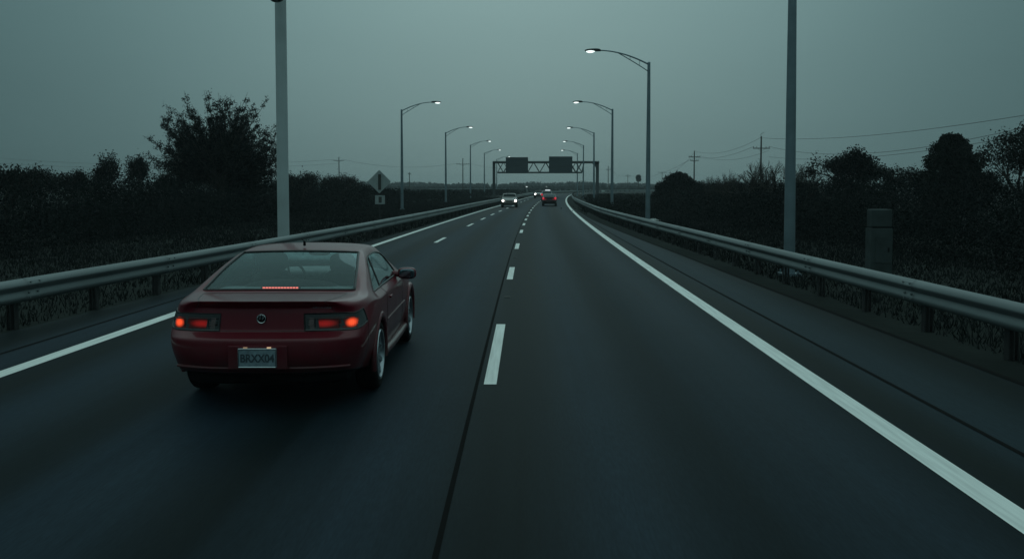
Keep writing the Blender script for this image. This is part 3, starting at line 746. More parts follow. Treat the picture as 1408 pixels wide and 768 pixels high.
# far woods: individual reading lost, one mass
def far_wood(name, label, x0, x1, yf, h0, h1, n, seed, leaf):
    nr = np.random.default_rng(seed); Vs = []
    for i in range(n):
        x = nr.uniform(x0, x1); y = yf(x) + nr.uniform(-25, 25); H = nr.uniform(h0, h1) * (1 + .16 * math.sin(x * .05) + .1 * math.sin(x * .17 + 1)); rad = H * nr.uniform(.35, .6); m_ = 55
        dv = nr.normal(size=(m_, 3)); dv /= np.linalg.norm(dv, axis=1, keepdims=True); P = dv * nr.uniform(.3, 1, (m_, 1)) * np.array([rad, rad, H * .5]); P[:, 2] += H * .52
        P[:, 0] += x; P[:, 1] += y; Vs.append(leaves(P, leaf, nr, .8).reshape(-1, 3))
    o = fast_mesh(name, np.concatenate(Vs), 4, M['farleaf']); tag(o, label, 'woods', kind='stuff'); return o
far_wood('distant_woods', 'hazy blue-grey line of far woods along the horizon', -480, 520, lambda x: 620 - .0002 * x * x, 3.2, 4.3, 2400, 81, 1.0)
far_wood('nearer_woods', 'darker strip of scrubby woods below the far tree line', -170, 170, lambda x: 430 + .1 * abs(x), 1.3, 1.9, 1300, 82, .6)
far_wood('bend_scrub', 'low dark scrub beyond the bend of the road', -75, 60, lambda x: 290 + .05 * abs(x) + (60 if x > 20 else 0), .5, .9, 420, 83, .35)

# grass on the verges
def grass(name, label, f0, f1, s0, s1, n, seed, h0=.10, h1=.28):
    nr = np.random.default_rng(seed); u = nr.uniform(0, 1, n) ** 1.5; S = s0 + (s1 - s0) * u; W = nr.uniform(0, 1, n); P = np.zeros((n, 3))
    tuft = (np.sin(S * 2.1 + W * 9) + np.sin(S * .7 - W * 5)) * .5
    for i in range(n):
        p, _ = road(S[i], f0(S[i]) + (f1(S[i]) - f0(S[i])) * W[i]); P[i] = (p.x, p.y, -.05)
    H = nr.uniform(h0, h1, n) * (1 + .45 * tuft); wd = .004 + S * .00045
    a = nr.uniform(0, 2 * PI, n); lean = nr.normal(0, .35, (n, 2)) * H[:, None]
    A = P.copy(); A[:, 0] += np.cos(a) * wd; A[:, 1] += np.sin(a) * wd; B = P.copy(); B[:, 0] -= np.cos(a) * wd; B[:, 1] -= np.sin(a) * wd
    T = P.copy(); T[:, :2] += lean; T[:, 2] += H
    o = fast_mesh(name, np.stack([A, B, T], 1).reshape(-1, 3), 3, M['grass']); tag(o, label, 'grass', kind='stuff')
grass('verge_grass', 'rough dry grass on the right verge behind the guardrail', lambda s: o_railr(s) + .12, lambda s: fr_(s) + 1.5, 3, 110, 90000, 91, .05, .15)
grass('verge_grass', 'rough dry grass on the left verge behind the guardrail', lambda s: o_raill(s) - .12, lambda s: fl(s) - 1.5, 6, 150, 110000, 92, .05, .15)

# ------------------------------------------------------------------ cars
NI, NJ, NK = 14, 3, 7
TOPC = [(.075, .962), (.22, .965), (.60, .975), (.68, .986), (1.15, 1.170), (1.60, 1.285), (1.72, 1.305), (2.12, 1.340), (2.48, 1.315), (2.60, 1.285), (3.10, 1.03), (3.25, .965), (3.75, .885), (4.20, .79), (4.42, .70)]
XJ2 = [.565, .635, .70, .708, .658, .592, .56, .55, .555, .57, .68, .70, .68, .64, .60]
XK0 = [.625, .695, .755, .770, .705, .635, .615, .612, .618, .635, .74, .76, .75, .72, .68]
K0Y = [.19, .26, .60, .70, 1.22, 1.62, 1.74, 2.12, 2.44, 2.55, 3.06, 3.25, 3.72, 4.10, 4.26]
K0Z = [.942, .948, .960, .976, 1.135, 1.258, 1.280, 1.300, 1.276, 1.245, 1.00, .94, .865, .77, .68]
# k1 (window top) .. per station (x,y,z)
K1 = [(.665, .20, .922), (.740, .29, .932), (.80, .58, .942), (.805, .74, .952), (.765, 1.12, 1.08), (.685, 1.52, 1.205), (.655, 1.66, 1.232), (.648, 2.10, 1.252), (.655, 2.42, 1.222), (.675, 2.55, 1.19), (.79, 3.02, .975), (.80, 3.25, .925), (.79, 3.72, .85), (.765, 4.08, .755), (.73, 4.25, .67)]
K2 = [(.705, .21, .895), (.785, .32, .912), (.835, .58, .93), (.84, .74, .945), (.835, .90, .938), (.82, 1.03, .922), (.818, 1.50, .922), (.820, 2.05, .925), (.822, 2.50, .925), (.824, 2.86, .928), (.83, 3.02, .93), (.83, 3.25, .905), (.825, 3.72, .83), (.80, 4.08, .74), (.765, 4.26, .66)]
SX = {3: [.768, .830, .865, .880, .888, .890, .886, .884, .882, .880, .875, .86, .855, .83, .785],
      4: [.835, .868, .888, .895, .898, .898, .892, .888, .888, .888, .888, .89, .885, .865, .81],
      5: [.855, .880, .895, .902, .905, .900, .893, .890, .890, .890, .890, .895, .895, .87, .82],
      6: [.835, .862, .875, .885, .890, .885, .880, .876, .876, .876, .878, .885, .885, .855, .80],
      7: [.77, .80, .82, .83, .835, .835, .835, .835, .835, .835, .835, .835, .83, .80, .74]}
SZ = {3: [.845, .875, .890, .888, .878, .865, .865, .868, .870, .872, .872, .865, .80, .715, .65],
      4: [.695, .745, .775, .785, .79, .79, .79, .79, .785, .78, .775, .76, .70, .62, .55],
      5: [.630, .640, .64, .63, .62, .61, .60, .60, .60, .60, .60, .60, .57, .50, .48],
      6: [.50, .49, .46, .44, .42, .41, .40, .40, .40, .40, .40, .40, .40, .38, .36],
      7: [.345, .32, .29, .27, .25, .24, .24, .24, .24, .24, .24, .24, .24, .24, .24]}
SY = [.27, .42, .62, .76, .92, 1.08, 1.50, 2.05, 2.50, 2.86, 3.04, 3.28, 3.74, 4.06, 4.30]
REAR = [(.07, .962), (.115, .925), (.155, .895), (.145, .845), (.12, .695), (.015, .640), (.0, .48), (.06, .345)]
FRONT = [(4.42, .70), (4.45, .68), (4.47, .665), (4.49, .65), (4.50, .545), (4.56, .49), (4.56, .37), (4.50, .25)]
XREAR = [.565, .575, .60, .64, .69, .70, .68, .62]
def car_pos(i, j, k, P):
    sg = -1 if j < 0 else 1; aj = abs(j)
    if aj == 3:
        if k == 0: p = (XK0[i], K0Y[i], K0Z[i])
        elif k == 1: p = K1[i]
        elif k == 2: p = K2[i]
        else:
            y = SY[i] + (0 if i else (.02 if k < 5 else -.02)); p = (SX[k][i], y, SZ[k][i])
    elif i == 0 and k > 0:
        y, z = REAR[k]; ce = [(.0, 0, 0), (.38, .015, 0), (XREAR[k], .075, -.002)][aj]
        if k == 7: ce = [(0, 0, 0), (.36, .02, 0), (.62, .10, 0)][aj]
        p = (ce[0], y + ce[1], z + ce[2])
    elif i == NI and k > 0:
        y, z = FRONT[k]; ce = [(0, 0), (.36, -.02), (.64, -.10)][aj]; p = (ce[0], y + ce[1], z)
    elif k == 0:
        y, z = TOPC[i]; xs = [0, XJ2[i] * .56, XJ2[i]][aj]; roof = 1 if 4 <= i <= 9 else .45
        dz = [0, -.004, -.018][aj] * roof
        dy = [0, .008, .05][aj] if i <= 5 else [0, -.008, -.05][aj]
        if i == 7: dy = 0
        if i == 0: dy = [0, .015, .075][aj]
        if i == NI: dy = [0, -.02, -.09][aj]
        p = (xs, y + dy, z + dz)
    else:  # floor pan
        y = SY[i]; p = ([0, .36, .62][aj], y, .23)
    x, y, z = p
    return P(Vector((sg * x, y, z)))

TAGS = ['body', 'rear_window', 'windshield', 'quarter_window', 'quarter_window', 'door_window', 'door_window', 'door', 'door', 'taillight', 'taillight',
        'headlight', 'headlight', 'trunk_lid', 'rear_bumper', 'front_bumper', 'hood', 'floor_pan', 'wheel_well', 'grille']
def face_tag(patch, i, j, k, sd):
    r = 1 if sd > 0 else 0
    if patch == 'top':
        if i in (3, 4): return 1 if -2 <= j <= 1 else 0
        if i == 9: return 2 if -2 <= j <= 1 else 0
        if i <= 1: return 13 if -2 <= j <= 1 else 0
        if i >= 11: return 16 if -2 <= j <= 1 else 0
        return 0
    if patch == 'side':
        if k == 1 and i == 5: return 3 + r
        if k == 1 and i in (6, 7, 8): return 5 + r
        if 2 <= k <= 6 and i in (6, 7, 8): return 7 + r
        if k >= 4 and i == 0: return 14
        if k == 3 and i == 0: return 9 + r
        if k == 3 and i == 13: return 11 + r
        if k >= 4 and i == 13: return 15
        return 0
    if patch == 'rear':
        if k >= 4: return 14
        if k == 3: return (9 + r) if (j <= -2 or j >= 1) else 13
        return 13 if -2 <= j <= 1 else 0
    if patch == 'front':
        if k >= 4: return 15
        if k == 3: return (11 + r) if (j <= -2 or j >= 1) else 19
        return 16 if -2 <= j <= 1 else 0
    return 17

def make_car(kind, paintm, glass, mats, shape=None, levels=3, wheel_r=.325, lights='tail', detail=True, ax=(1.06, 3.62)):
    P = shape or (lambda p: p)
    keys = {}; verts = []
    def vid(i, j, k):
        key = (i, j, k)
        if key not in keys: keys[key] = len(verts); verts.append(tuple(car_pos(i, j, k, P)))
        return keys[key]
    faces = []; ft = []
    for i in range(NI):
        for j in range(-NJ, NJ):
            faces.append((vid(i, j, 0), vid(i, j + 1, 0), vid(i + 1, j + 1, 0), vid(i + 1, j, 0))); ft.append(face_tag('top', i, j, 0, j + .5))
            faces.append((vid(i, j, NK), vid(i, j + 1, NK), vid(i + 1, j + 1, NK), vid(i + 1, j, NK))); ft.append(17)
        for k in range(NK):
            for j in (-NJ, NJ):
                faces.append((vid(i, j, k), vid(i, j, k + 1), vid(i + 1, j, k + 1), vid(i + 1, j, k))); ft.append(face_tag('side', i, j, k, j))
    for j in range(-NJ, NJ):
        for k in range(NK):
            faces.append((vid(0, j, k), vid(0, j + 1, k), vid(0, j + 1, k + 1), vid(0, j, k + 1))); ft.append(face_tag('rear', 0, j, k, j + .5))
            faces.append((vid(NI, j, k), vid(NI, j + 1, k), vid(NI, j + 1, k + 1), vid(NI, j, k + 1))); ft.append(face_tag('front', NI, j, k, j + .5))
    me = bpy.data.meshes.new('cage'); me.from_pydata(verts, [], faces); me.polygons.foreach_set('material_index', ft)
    tmpm = [bpy.data.materials.new('t') for _ in TAGS]
    for m_ in tmpm: me.materials.append(m_)
    bm = bmesh.new(); bm.from_mesh(me); bmesh.ops.recalc_face_normals(bm, faces=bm.faces)
    cl = bm.edges.layers.float.get('crease_edge') or bm.edges.layers.float.new('crease_edge'); bm.verts.ensure_lookup_table()
    def crease(a, b, w):
        e = bm.edges.get((bm.verts[keys[a]], bm.verts[keys[b]]))
        if e: e[cl] = w
    for j in range(-NJ, NJ):
        crease((0, j, 0), (0, j + 1, 0), .75); crease((0, j, 2), (0, j + 1, 2), .4); crease((0, j, 4), (0, j + 1, 4), .7); crease((0, j, 5), (0, j + 1, 5), .55); crease((0, j, 7), (0, j + 1, 7), .8)
        crease((0, j, 3), (0, j + 1, 3), .5)
    for j in range(-2, 2):
        for i in (2, 3, 10): crease((i, j, 0), (i, j + 1, 0), .6 if i == 3 else .5)
        for i in (5, 9): crease((i, j, 0), (i, j + 1, 0), .45)
    for i in range(NI):
        for j in (-3, 3):
            crease((i, j, 7), (i + 1, j, 7), .8)
            crease((i, j, 4), (i + 1, j, 4), .25)
            if 1 <= i <= 11: crease((i, j, 3), (i + 1, j, 3), .5)
            if 5 <= i <= 8: crease((i, j, 2), (i + 1, j, 2), .55); crease((i, j, 1), (i + 1, j, 1), .4)
            if i in (3, 4): crease((i, j * 2 // 3, 0), (i + 1, j * 2 // 3, 0), .4)
    for j in (-3, 3): crease((5, j, 1), (5, j, 2), .6); crease((9, j, 1), (9, j, 2), .6)
    vl_ = bm.verts.layers.float.get('crease_vert') or bm.verts.layers.float.new('crease_vert')
    for key_, w_ in [((3, -2, 0), .8), ((3, 2, 0), .8), ((5, -2, 0), .75), ((5, 2, 0), .75), ((5, -3, 2), .6), ((5, 3, 2), .6), ((0, -3, 4), .3), ((0, 3, 4), .3)]: bm.verts[keys[key_]][vl_] = w_
    bm.to_mesh(me); bm.free()
    o = bpy.data.objects.new('cage', me); C.objects.link(o)
    md = o.modifiers.new('s', 'SUBSURF'); md.levels = md.render_levels = levels
    cm = bpy.data.meshes.new('cut'); cb = MB()
    ay = [P(Vector((0, a, .3))).y for a in ax]; wx = P(Vector((.9, 1, .3))).x; az = wheel_r - .005
    for y in ay:
        for sg in (-1, 1): cb.lathe([(0, sg * wx * .66), (wheel_r * 1.14, sg * wx * .66), (wheel_r * 1.14, sg * wx * 1.4), (0, sg * wx * 1.4)], 40, 'X', (0, y, az + .01))
    cm.from_pydata(cb.v, [], cb.f); bm = bmesh.new(); bm.from_mesh(cm); bmesh.ops.remove_doubles(bm, verts=bm.verts, dist=1e-5); bmesh.ops.recalc_face_normals(bm, faces=bm.faces); bm.to_mesh(cm); bm.free()
    for m_ in tmpm: cm.materials.append(m_)
    cm.polygons.foreach_set('material_index', [18] * len(cm.polygons))
    co = bpy.data.objects.new('cut', cm); C.objects.link(co)
    bo = o.modifiers.new('b', 'BOOLEAN'); bo.operation = 'DIFFERENCE'; bo.object = co; bo.solver = 'EXACT'
    dg = bpy.context.evaluated_depsgraph_get(); ev = o.evaluated_get(dg); full = bpy.data.meshes.new_from_object(ev, depsgraph=dg)
    bpy.data.objects.remove(o); bpy.data.objects.remove(co)
    V = [v.co.copy() for v in full.vertices]; VN = [Vector((0, 0, 0)) for _ in V]
    for p in full.polygons:
        if p.material_index != 18:
            for q in p.vertices: VN[q] += p.normal * p.area
    VN = [n.normalized() if n.length > 0 else Vector((0, 0, 1)) for n in VN]
    root = empty(kind)
    def part(name, idx, materials, matfn=None, parent=None):
        polys = [p for p in full.polygons if p.material_index == idx]
        if not polys: return None
        used = {}; fs = []
        for p in polys: fs.append([used.setdefault(q, len(used)) for q in p.vertices])
        vl = [None] * len(used); nl = [None] * len(used)
        for q, w in used.items(): vl[w] = V[q]; nl[w] = VN[q]
        pm = bpy.data.meshes.new(name); pm.from_pydata([tuple(v) for v in vl], [], fs)
        for m_ in materials: pm.materials.append(m_)
        if matfn: pm.polygons.foreach_set('material_index', [matfn(p.center) for p in polys])
        pm.polygons.foreach_set('use_smooth', [True] * len(fs))
        if idx != 18:
            try: pm.normals_split_custom_set_from_vertices([tuple(n) for n in nl])
            except Exception: pass
        return link(name, pm, parent or root)
    def outline(ob, name, r, material, push=.0):
        bm = bmesh.new(); bm.from_mesh(ob.data); be = [e for e in bm.edges if e.is_boundary]; vis = set(); b = MB()
        for e0 in be:
            if e0 in vis: continue
            loop = [e0.verts[0], e0.verts[1]]; vis.add(e0)
            while True:
                nx = [e for e in loop[-1].link_edges if e.is_boundary and e not in vis]
                if not nx: break
                vis.add(nx[0]); v = nx[0].other_vert(loop[-1]); loop.append(v)
            closed = loop[0] == loop[-1]
            if closed: loop = loop[:-1]
            if len(loop) > 3: b.tube([v.co + v.normal * push for v in loop], r, 5, closed=closed)
        bm.free()
        if b.v: b.build(name, material, ob, smooth=True, fixn=False)
    seal = M['seal']
    part('body', 0, [paintm]); part('wheel_well', 18, [M['black']]); part('floor_pan', 17, [M['black']])
    for idx, nm in ((13, 'trunk_lid'), (16, 'hood'), (7, 'door'), (8, 'door')):
        ob = part(nm, idx, [paintm])
        if detail and ob: outline(ob, 'panel_gap', .0035, seal, -.001)
    for idx, nm in ((14, 'rear_bumper'), (15, 'front_bumper')):
        ob = part(nm, idx, [paintm])
        if detail and ob: outline(ob, 'panel_gap', .0035, seal, -.001)
    part('grille', 19, [M['black']])
    for idx, nm, r in ((1, 'rear_window', .013), (2, 'windshield', .012), (3, 'quarter_window', .010), (4, 'quarter_window', .010), (5, 'door_window', .010), (6, 'door_window', .010)):
        ob = part(nm, idx, [glass])
        if ob: outline(ob, 'window_seal', r, seal)
    # lamps
    tl = mats['tail']
    zt0 = P(Vector((0, 0, .845))).z; zt1 = P(Vector((0, 0, .695))).z; xs = P(Vector((1, 0, 0))).x
    def tail_fn(c):
        x = abs(c.x) / xs; z = (c.z - zt1) / (zt0 - zt1)
        if z > .70 or z < .08: return 0
        if .69 < x < .80: return 1
        if .47 < x < .66: return 2
        if .39 < x < .45: return 3
        return 0
    for idx in (9, 10):
        ob = part('taillight', idx, [tl['case'], tl['bright'], tl['dim'], tl['clear']], tail_fn)
        if ob: outline(ob, 'lamp_seal', .007, seal)
    for idx in (11, 12):
        ob = part('headlight', idx, [mats['head']])
        if ob: outline(ob, 'lamp_seal', .006, seal)
    # wheels
    for y in ay:
        for sg in (-1, 1):
            w = MB(); xo = wx * .985; c = (0, y, wheel_r - .01 + .012); R_ = wheel_r; rr = R_ * .74; ww = .21
            w.lathe([(0, 0), (R_ * .5, 0), (R_ * .5, -.03), (0, -.03)], 24, 'X', (sg * (xo - .10), c[1], c[2])); hub = w.build('wheel', M['steel_dark'], root)
            w = MB(); w.lathe([(sgr, sg * h) for sgr, h in [(rr, xo - .01), (rr + .03, xo + .004), (R_ - .025, xo), (R_ - .005, xo - .02), (R_, xo - .05), (R_, xo - ww + .05), (R_ - .02, xo - ww + .01), (rr, xo - ww)]], 48, 'X', c, closed=True)
            w.build('tyre', M['rubber'], hub, smooth=True)
            w = MB(); w.lathe([(q, sg * h) for q, h in [(rr + .002, xo - .008), (rr - .004, xo + .006), (rr - .02, xo + .003), (rr - .028, xo - .03), (rr - .04, xo - .10), (rr - .03, xo - .17)]], 48, 'X', c)
            w.lathe([(q, sg * h) for q, h in [(0, xo - .028), (.045, xo - .030), (.06, xo - .04), (.06, xo - .07)]], 24, 'X', c)
            ns = 10 if detail else 5
            for q in range(ns):
                a = 2 * PI * q / ns + .2; dr = Vector((0, math.cos(a), math.sin(a))); dt = Vector((0, -math.sin(a), math.cos(a))); cc = Vector(c)
                p0 = cc + dr * .045; p1 = cc + dr * (rr - .02); h0 = .020; h1 = .013
                X = lambda v: Vector((sg * v, 0, 0))
                w.add([p0 + dt * h0 + X(xo - .034), p0 - dt * h0 + X(xo - .034), p1 - dt * h1 + X(xo - .012), p1 + dt * h1 + X(xo - .012),
                       p0 + dt * h0 + X(xo - .06), p0 - dt * h0 + X(xo - .06), p1 - dt * h1 + X(xo - .04), p1 + dt * h1 + X(xo - .04)],
                      [(0, 1, 2, 3), (4, 7, 6, 5), (0, 3, 7, 4), (1, 5, 6, 2), (2, 6, 7, 3), (0, 4, 5, 1)])
            w.build('rim', M['rim'], hub, smooth=True)
            if detail:  # flared arch lip
                w = MB(); pts = []; rs = []
                for q in range(25):
                    a = math.radians(-14 + 208 * q / 24); pts.append((sg * (wx * .975), y + math.cos(a) * wheel_r * 1.17, az + .01 + math.sin(a) * wheel_r * 1.17)); rs.append(.024 + .012 * math.sin(math.radians(180 * q / 24)))
                w.tube(pts, rs, 10); w.build('wheel_arch', paintm, root, smooth=True)
    bpy.data.meshes.remove(full); bpy.data.meshes.remove(me); bpy.data.meshes.remove(cm)
    for m_ in tmpm: bpy.data.materials.remove(m_)
    # cabin
    def pz(x, y, z): return P(Vector((x, y, z)))
    b = MB(); b.box(pz(0, .92, .955), (1.25 * xs, .5, .03)); b.build('parcel_shelf', M['interior_pale'], root)
    b = MB(); c = pz(0, 2.95, .93); b.sell(c, (.66 * xs, .28, .07), 3); b.build('dashboard', M['interior_pale'], root, smooth=True)
    for sx in (-.37, .37):
        b = MB(); c = pz(sx, 2.0, .72); b.sell(c, (.25, .09, .36), 3, R=Matrix.Rotation(math.radians(14), 3, 'X')); b.sell(c + Vector((0, .28, -.22)), (.25, .28, .08), 3); st = b.build('seat', M['interior'], root, smooth=True)
        b = MB(); c = pz(sx, 1.90, 1.13 if sx > 0 else 1.15); b.sell(c, (.14 if sx > 0 else .17, .05, .11), 2.8, R=Matrix.Rotation(math.radians(10), 3, 'X'))
        for q in (-.05, .05): b.tube([c + Vector((q, .01, -.08)), c + Vector((q, .03, -.2))], .008, 6)
        b.build('headrest', M['interior'], st, smooth=True)
    b = MB(); b.sell(pz(0, 1.22, .80), (.55 * xs, .09, .24), 3, R=Matrix.Rotation(math.radians(15), 3, 'X')); b.build('rear_bench', M['interior'], root, smooth=True)
    if detail:
        b = MB(); c = pz(-.37, 2.62, .93); R_ = Matrix.Rotation(math.radians(-65), 3, 'X')
        b.tube([c + R_ @ Vector((.18 * math.cos(a), .18 * math.sin(a), 0)) for a in np.linspace(0, 2 * PI, 25)[:-1]], .014, 8, closed=True)
        for a in (0, PI, -PI / 2): b.tube([c, c + R_ @ Vector((.18 * math.cos(a), .18 * math.sin(a), 0))], .012, 6)
        b.build('steering_wheel', M['black'], root, smooth=True)
        b = MB(); b.sell(pz(0, 2.50, 1.20), (.12, .02, .035), 3); b.build('cabin_mirror', M['black'], root, smooth=True)
    # door mirrors
    for sg in (-1, 1):
        b = MB(); c = pz(sg * .965, 2.62, .955); b.sell(c, (.105, .06, .066), 3.2); b.tube([pz(sg * .80, 2.66, .95), c + Vector((-sg * .05, .02, -.02))], [.035, .03], 8)
        mo = b.build('door_mirror', paintm, root, smooth=True)
        b = MB(); b.sell(c + Vector((sg * .005, -.056, 0)), (.088, .008, .052), 3.5); b.build('mirror_glass', M['mirror'], mo, smooth=True)
    return root

RED = paint('maroon_metallic', (.13, .004, .014))
GLS = glass_mat('window_glass'); GLSD = glass_mat('tinted_glass', (.15, .18, .18), .45)
hero_mats = {'tail': {'case': mat('smoked_lens', (.008, .008, .010), .18), 'bright': emat('running_lamp', (1.0, .085, .022), 1.35, (.07, .004, .004)),
                      'dim': emat('tail_lamp_dim', (1.0, .02, .015), .17, (.06, .004, .004)), 'clear': mat('clear_lens', (.16, .12, .12), .2)}, 'head': mat('headlamp_glass', (.3, .33, .35), .1)}
def lamp_falloff(m, cx, cz, rx, rz, peak, floor):
    nt = m.node_tree; b = nt.nodes['Principled BSDF']; tc = nt.nodes.new('ShaderNodeTexCoord'); sp = nt.nodes.new('ShaderNodeSeparateXYZ'); nt.links.new(tc.outputs['Object'], sp.inputs[0])
    def mt(op, a, b_=None, cl=False):
        n = nt.nodes.new('ShaderNodeMath'); n.operation = op; n.use_clamp = cl
        for i, v in enumerate((a, b_)):
            if v is None: continue
            if isinstance(v, (int, float)): n.inputs[i].default_value = v
            else: nt.links.new(v, n.inputs[i])
        return n.outputs[0]
    ax_ = mt('DIVIDE', mt('SUBTRACT', mt('ABSOLUTE', sp.outputs[0]), cx), rx); az_ = mt('DIVIDE', mt('SUBTRACT', sp.outputs[2], cz), rz)
    d2 = mt('ADD', mt('MULTIPLY', ax_, ax_), mt('MULTIPLY', az_, az_)); f = mt('SUBTRACT', 1.0, d2, True)
    rib = mt('ADD', mt('MULTIPLY', mt('SINE', mt('MULTIPLY', sp.outputs[0], 420.0)), .14), .86)
    nt.links.new(mt('ADD', mt('MULTIPLY', mt('MULTIPLY', mt('POWER', f, 1.8), rib), peak), floor), b.inputs['Emission Strength'])
lamp_falloff(hero_mats['tail']['bright'], .752, .757, .060, .048, 1.45, .010)
lamp_falloff(hero_mats['tail']['dim'], .530, .757, .13, .040, .20, .004)
hero_mats['tail']['case'].node_tree.nodes['Principled BSDF'].inputs['Coat Weight'].default_value = 1
car = make_car('coupe_car', RED, GLS, hero_mats, levels=3)
CX, CD, CYAW = -2.235, 7.50, math.radians(.8)
car.location = (CX, CD, .004); car.rotation_euler = (0, 0, CYAW)
tag(car, 'dark red two-door coupe with lit tail lamps, nearest car in the left lane', 'car')
for sg in (-1, 1):
    b = MB(); b.tube([(sg * .40, .128, .805), (sg * .52, .131, .807), (sg * .66, .150, .807), (sg * .74, .178, .805)], .0045, 6); b.tube([(sg * .455, .130, .735), (sg * .455, .130, .80)], .004, 6); b.tube([(sg * .665, .151, .735), (sg * .665, .151, .80)], .004, 6)
    lf = [c for c in car.children if c.name.startswith('taillight') and (sum(v.co.x for v in c.data.vertices) > 0) == (sg > 0)][0]
    b.build('lamp_divider', M['seal'], lf, smooth=True)
    b = MB(); b.box((sg * .425, .127, .755), (.045, .006, .010)); b.box((sg * .425, .127, .775), (.045, .006, .006)); b.build('reversing_lens', hero_mats['tail']['clear'], lf)
# number plate in its recess
b = MB(); b.box((0, .004, .495), (.50, .03, .20)); b.build('plate_recess', RED, car, bevel=.008)
b = MB(); b.box((0, -.016, .495), (.325, .012, .160)); pl = b.build('number_plate', M['plate'], car, bevel=.003)
b = MB()
for a, c in (((-.158, .573), (.158, .573)), ((-.158, .417), (.158, .417)), ((-.158, .417), (-.158, .573)), ((.158, .417), (.158, .573))): b.tube([(a[0], -.024, a[1]), (c[0], -.024, c[1])], .0045, 6)
b.build('plate_frame', M['chrome'], pl, smooth=True)
def text_mesh(txt, size, name, m, parent, loc, rot):
    cu = bpy.data.curves.new(name, 'FONT'); cu.body = txt; cu.size = size; cu.extrude = .0015; cu.align_x = 'CENTER'; cu.align_y = 'CENTER'; cu.space_character = .98; cu.offset = .0016
    o = bpy.data.objects.new(name, cu); C.objects.link(o); dg = bpy.context.evaluated_depsgraph_get()
    me = bpy.data.meshes.new_from_object(o.evaluated_get(dg), depsgraph=dg); bpy.data.objects.remove(o)
    me.materials.clear(); me.materials.append(m); q = link(name, me, parent); q.location = loc; q.rotation_euler = rot; return q
tq = text_mesh('BRXX04', .082, 'plate_characters', M['plate_ink'], pl, (0, -.0245, .490), (PI / 2, 0, 0)); tq.scale = (1.0, 1.15, 1)
for sx in (-.10, .10):
    b = MB(); b.box((sx, -.018, .582), (.032, .02, .009)); b.build('plate_lamp', emat('plate_lamp_glow', (1, .72, .42), .55 if sx > 0 else .22), car)
# round badge with relief
b = MB(); b.lathe([(0, -.016), (.022, -.015), (.034, -.010), (.038, -.004), (.040, .004)], 32, 'Y', (0, .135, .805)); bd = b.build('badge', M['black'], car, smooth=True)
b = MB(); b.tube([(.036 * math.cos(a), .125, .805 + .036 * math.sin(a)) for a in np.linspace(0, 2 * PI, 33)[:-1]], .0045, 6, closed=True)
b.prism([(-.026, .835), (-.006, .845), (.003, .822), (-.010, .800), (-.018, .806), (-.008, .822)], .008, lambda a, c, h: (a, .108 + h, c))
b.prism([(.004, .846), (.026, .836), (.029, .815), (.012, .795), (.008, .806), (.016, .822)], .008, lambda a, c, h: (a, .108 + h, c))
b.build('badge_relief', M['chrome'], bd, smooth=True)
# small script on the lid edge
b = MB()
for k, w in enumerate((.012, .02, .01, .018, .014, .02, .012)): b.box((.45 + k * .024, .118, .903), (w, .006, .007))
b.build('lid_script', M['chrome'], car)
# high-level brake lamp: a row of lit cells
b = MB(); b.box((0, .80, .995), (.36, .04, .026)); bl = b.build('brake_lamp', M['black'], car)
b = MB()
for k in range(12): b.box((-.154 + k * .028, .776, .997), (.021, .008, .017))
b.build('lit_cells', emat('brake_cell_glow', (1.0, .20, .16), 1.15), bl)
# roof aerial
b = MB(); b.tube([(0, 1.78, 1.325), (0, 1.77, 1.37)], [.015, .011], 8); b.tube([(0, 1.77, 1.37), (-.01, 1.70, 1.395)], .004, 6); b.build('aerial', M['black'], car, smooth=True)
# rear valance
b = MB(); b.sell((0, .42, .28), (.72, .20, .075), 4); b.build('rear_valance', M['black'], car, smooth=True)
b = MB(); b.tube([(x_, .055 + .13 * (abs(x_) / .74) ** 3.2, .392) for x_ in np.linspace(-.745, .745, 25)], .013, 8); b.build('bumper_lip', RED, car, smooth=True)
# sill skirts and door strip
for sg in (-1, 1):
    b = MB(); b.tube([(sg * .855, 1.5, .27), (sg * .865, 2.0, .265), (sg * .865, 2.7, .265), (sg * .855, 3.2, .27)], .045, 10); b.build('side_skirt', RED, car, smooth=True)
    b = MB(); b.sell((sg * .897, 1.78, .80), (.012, .075, .016), 3); b.build('door_handle', RED, car, smooth=True)
    b = MB(); b.tube([(sg * .893, 1.52, .60), (sg * .892, 2.2, .602), (sg * .892, 3.0, .60)], .006, 6); b.build('rub_strip', RED, car, smooth=True)

# far cars
def far_shape(sx, sy, sz, roof=0.0, boxy=0.0):
    def f(p):
        x, y, z = p
        if z > .95: z += roof * (z - .95)
        if boxy and z > .95: x *= 1 + boxy * (z - .95); y = y + (-.22 * boxy * (z - .95) if y < 2 else 0)
        return Vector((x * sx, y * sy, z * sz))
    return f
def car_mats(bright, dim, headc, hs):
    return {'tail': {'case': mat('lens_case', (.03, .01, .01), .2), 'bright': bright, 'dim': dim, 'clear': dim}, 'head': headc}
dark_head = mat('headlamp_glass_off', (.3, .32, .34), .1)
hot = emat('tail_lamp_far', (1, .05, .08), .55); hotd = emat('tail_lamp_far_dim', (1, .03, .06), .12)
on = emat('headlamp_on', (1, .93, .85), 5.0); off = mat('tail_off', (.15, .01, .01), .3)
# oncoming pale car
c = make_car('saloon_car', paint('bronze_grey_paint', (.09, .085, .075)), GLSD, car_mats(off, off, dark_head, 0), far_shape(.83, .85, .90, .15, .3), 2, .28, detail=False)
x, _ = at(700.6, 255, 81.5); c.location = (x, 83.5, .004); c.rotation_euler = (0, 0, PI); tag(c, 'grey oncoming car with two bright round headlights in the left lane ahead', 'car')
for sx in (-.56, .56):
    b = MB(); b.lathe([(0, .05), (.07, .04), (.10, 0), (.10, -.04), (.08, -.08), (0, -.09)], 20, 'Y', (sx, 3.76, .60)); b.build('headlamp_unit', on, c, smooth=True)
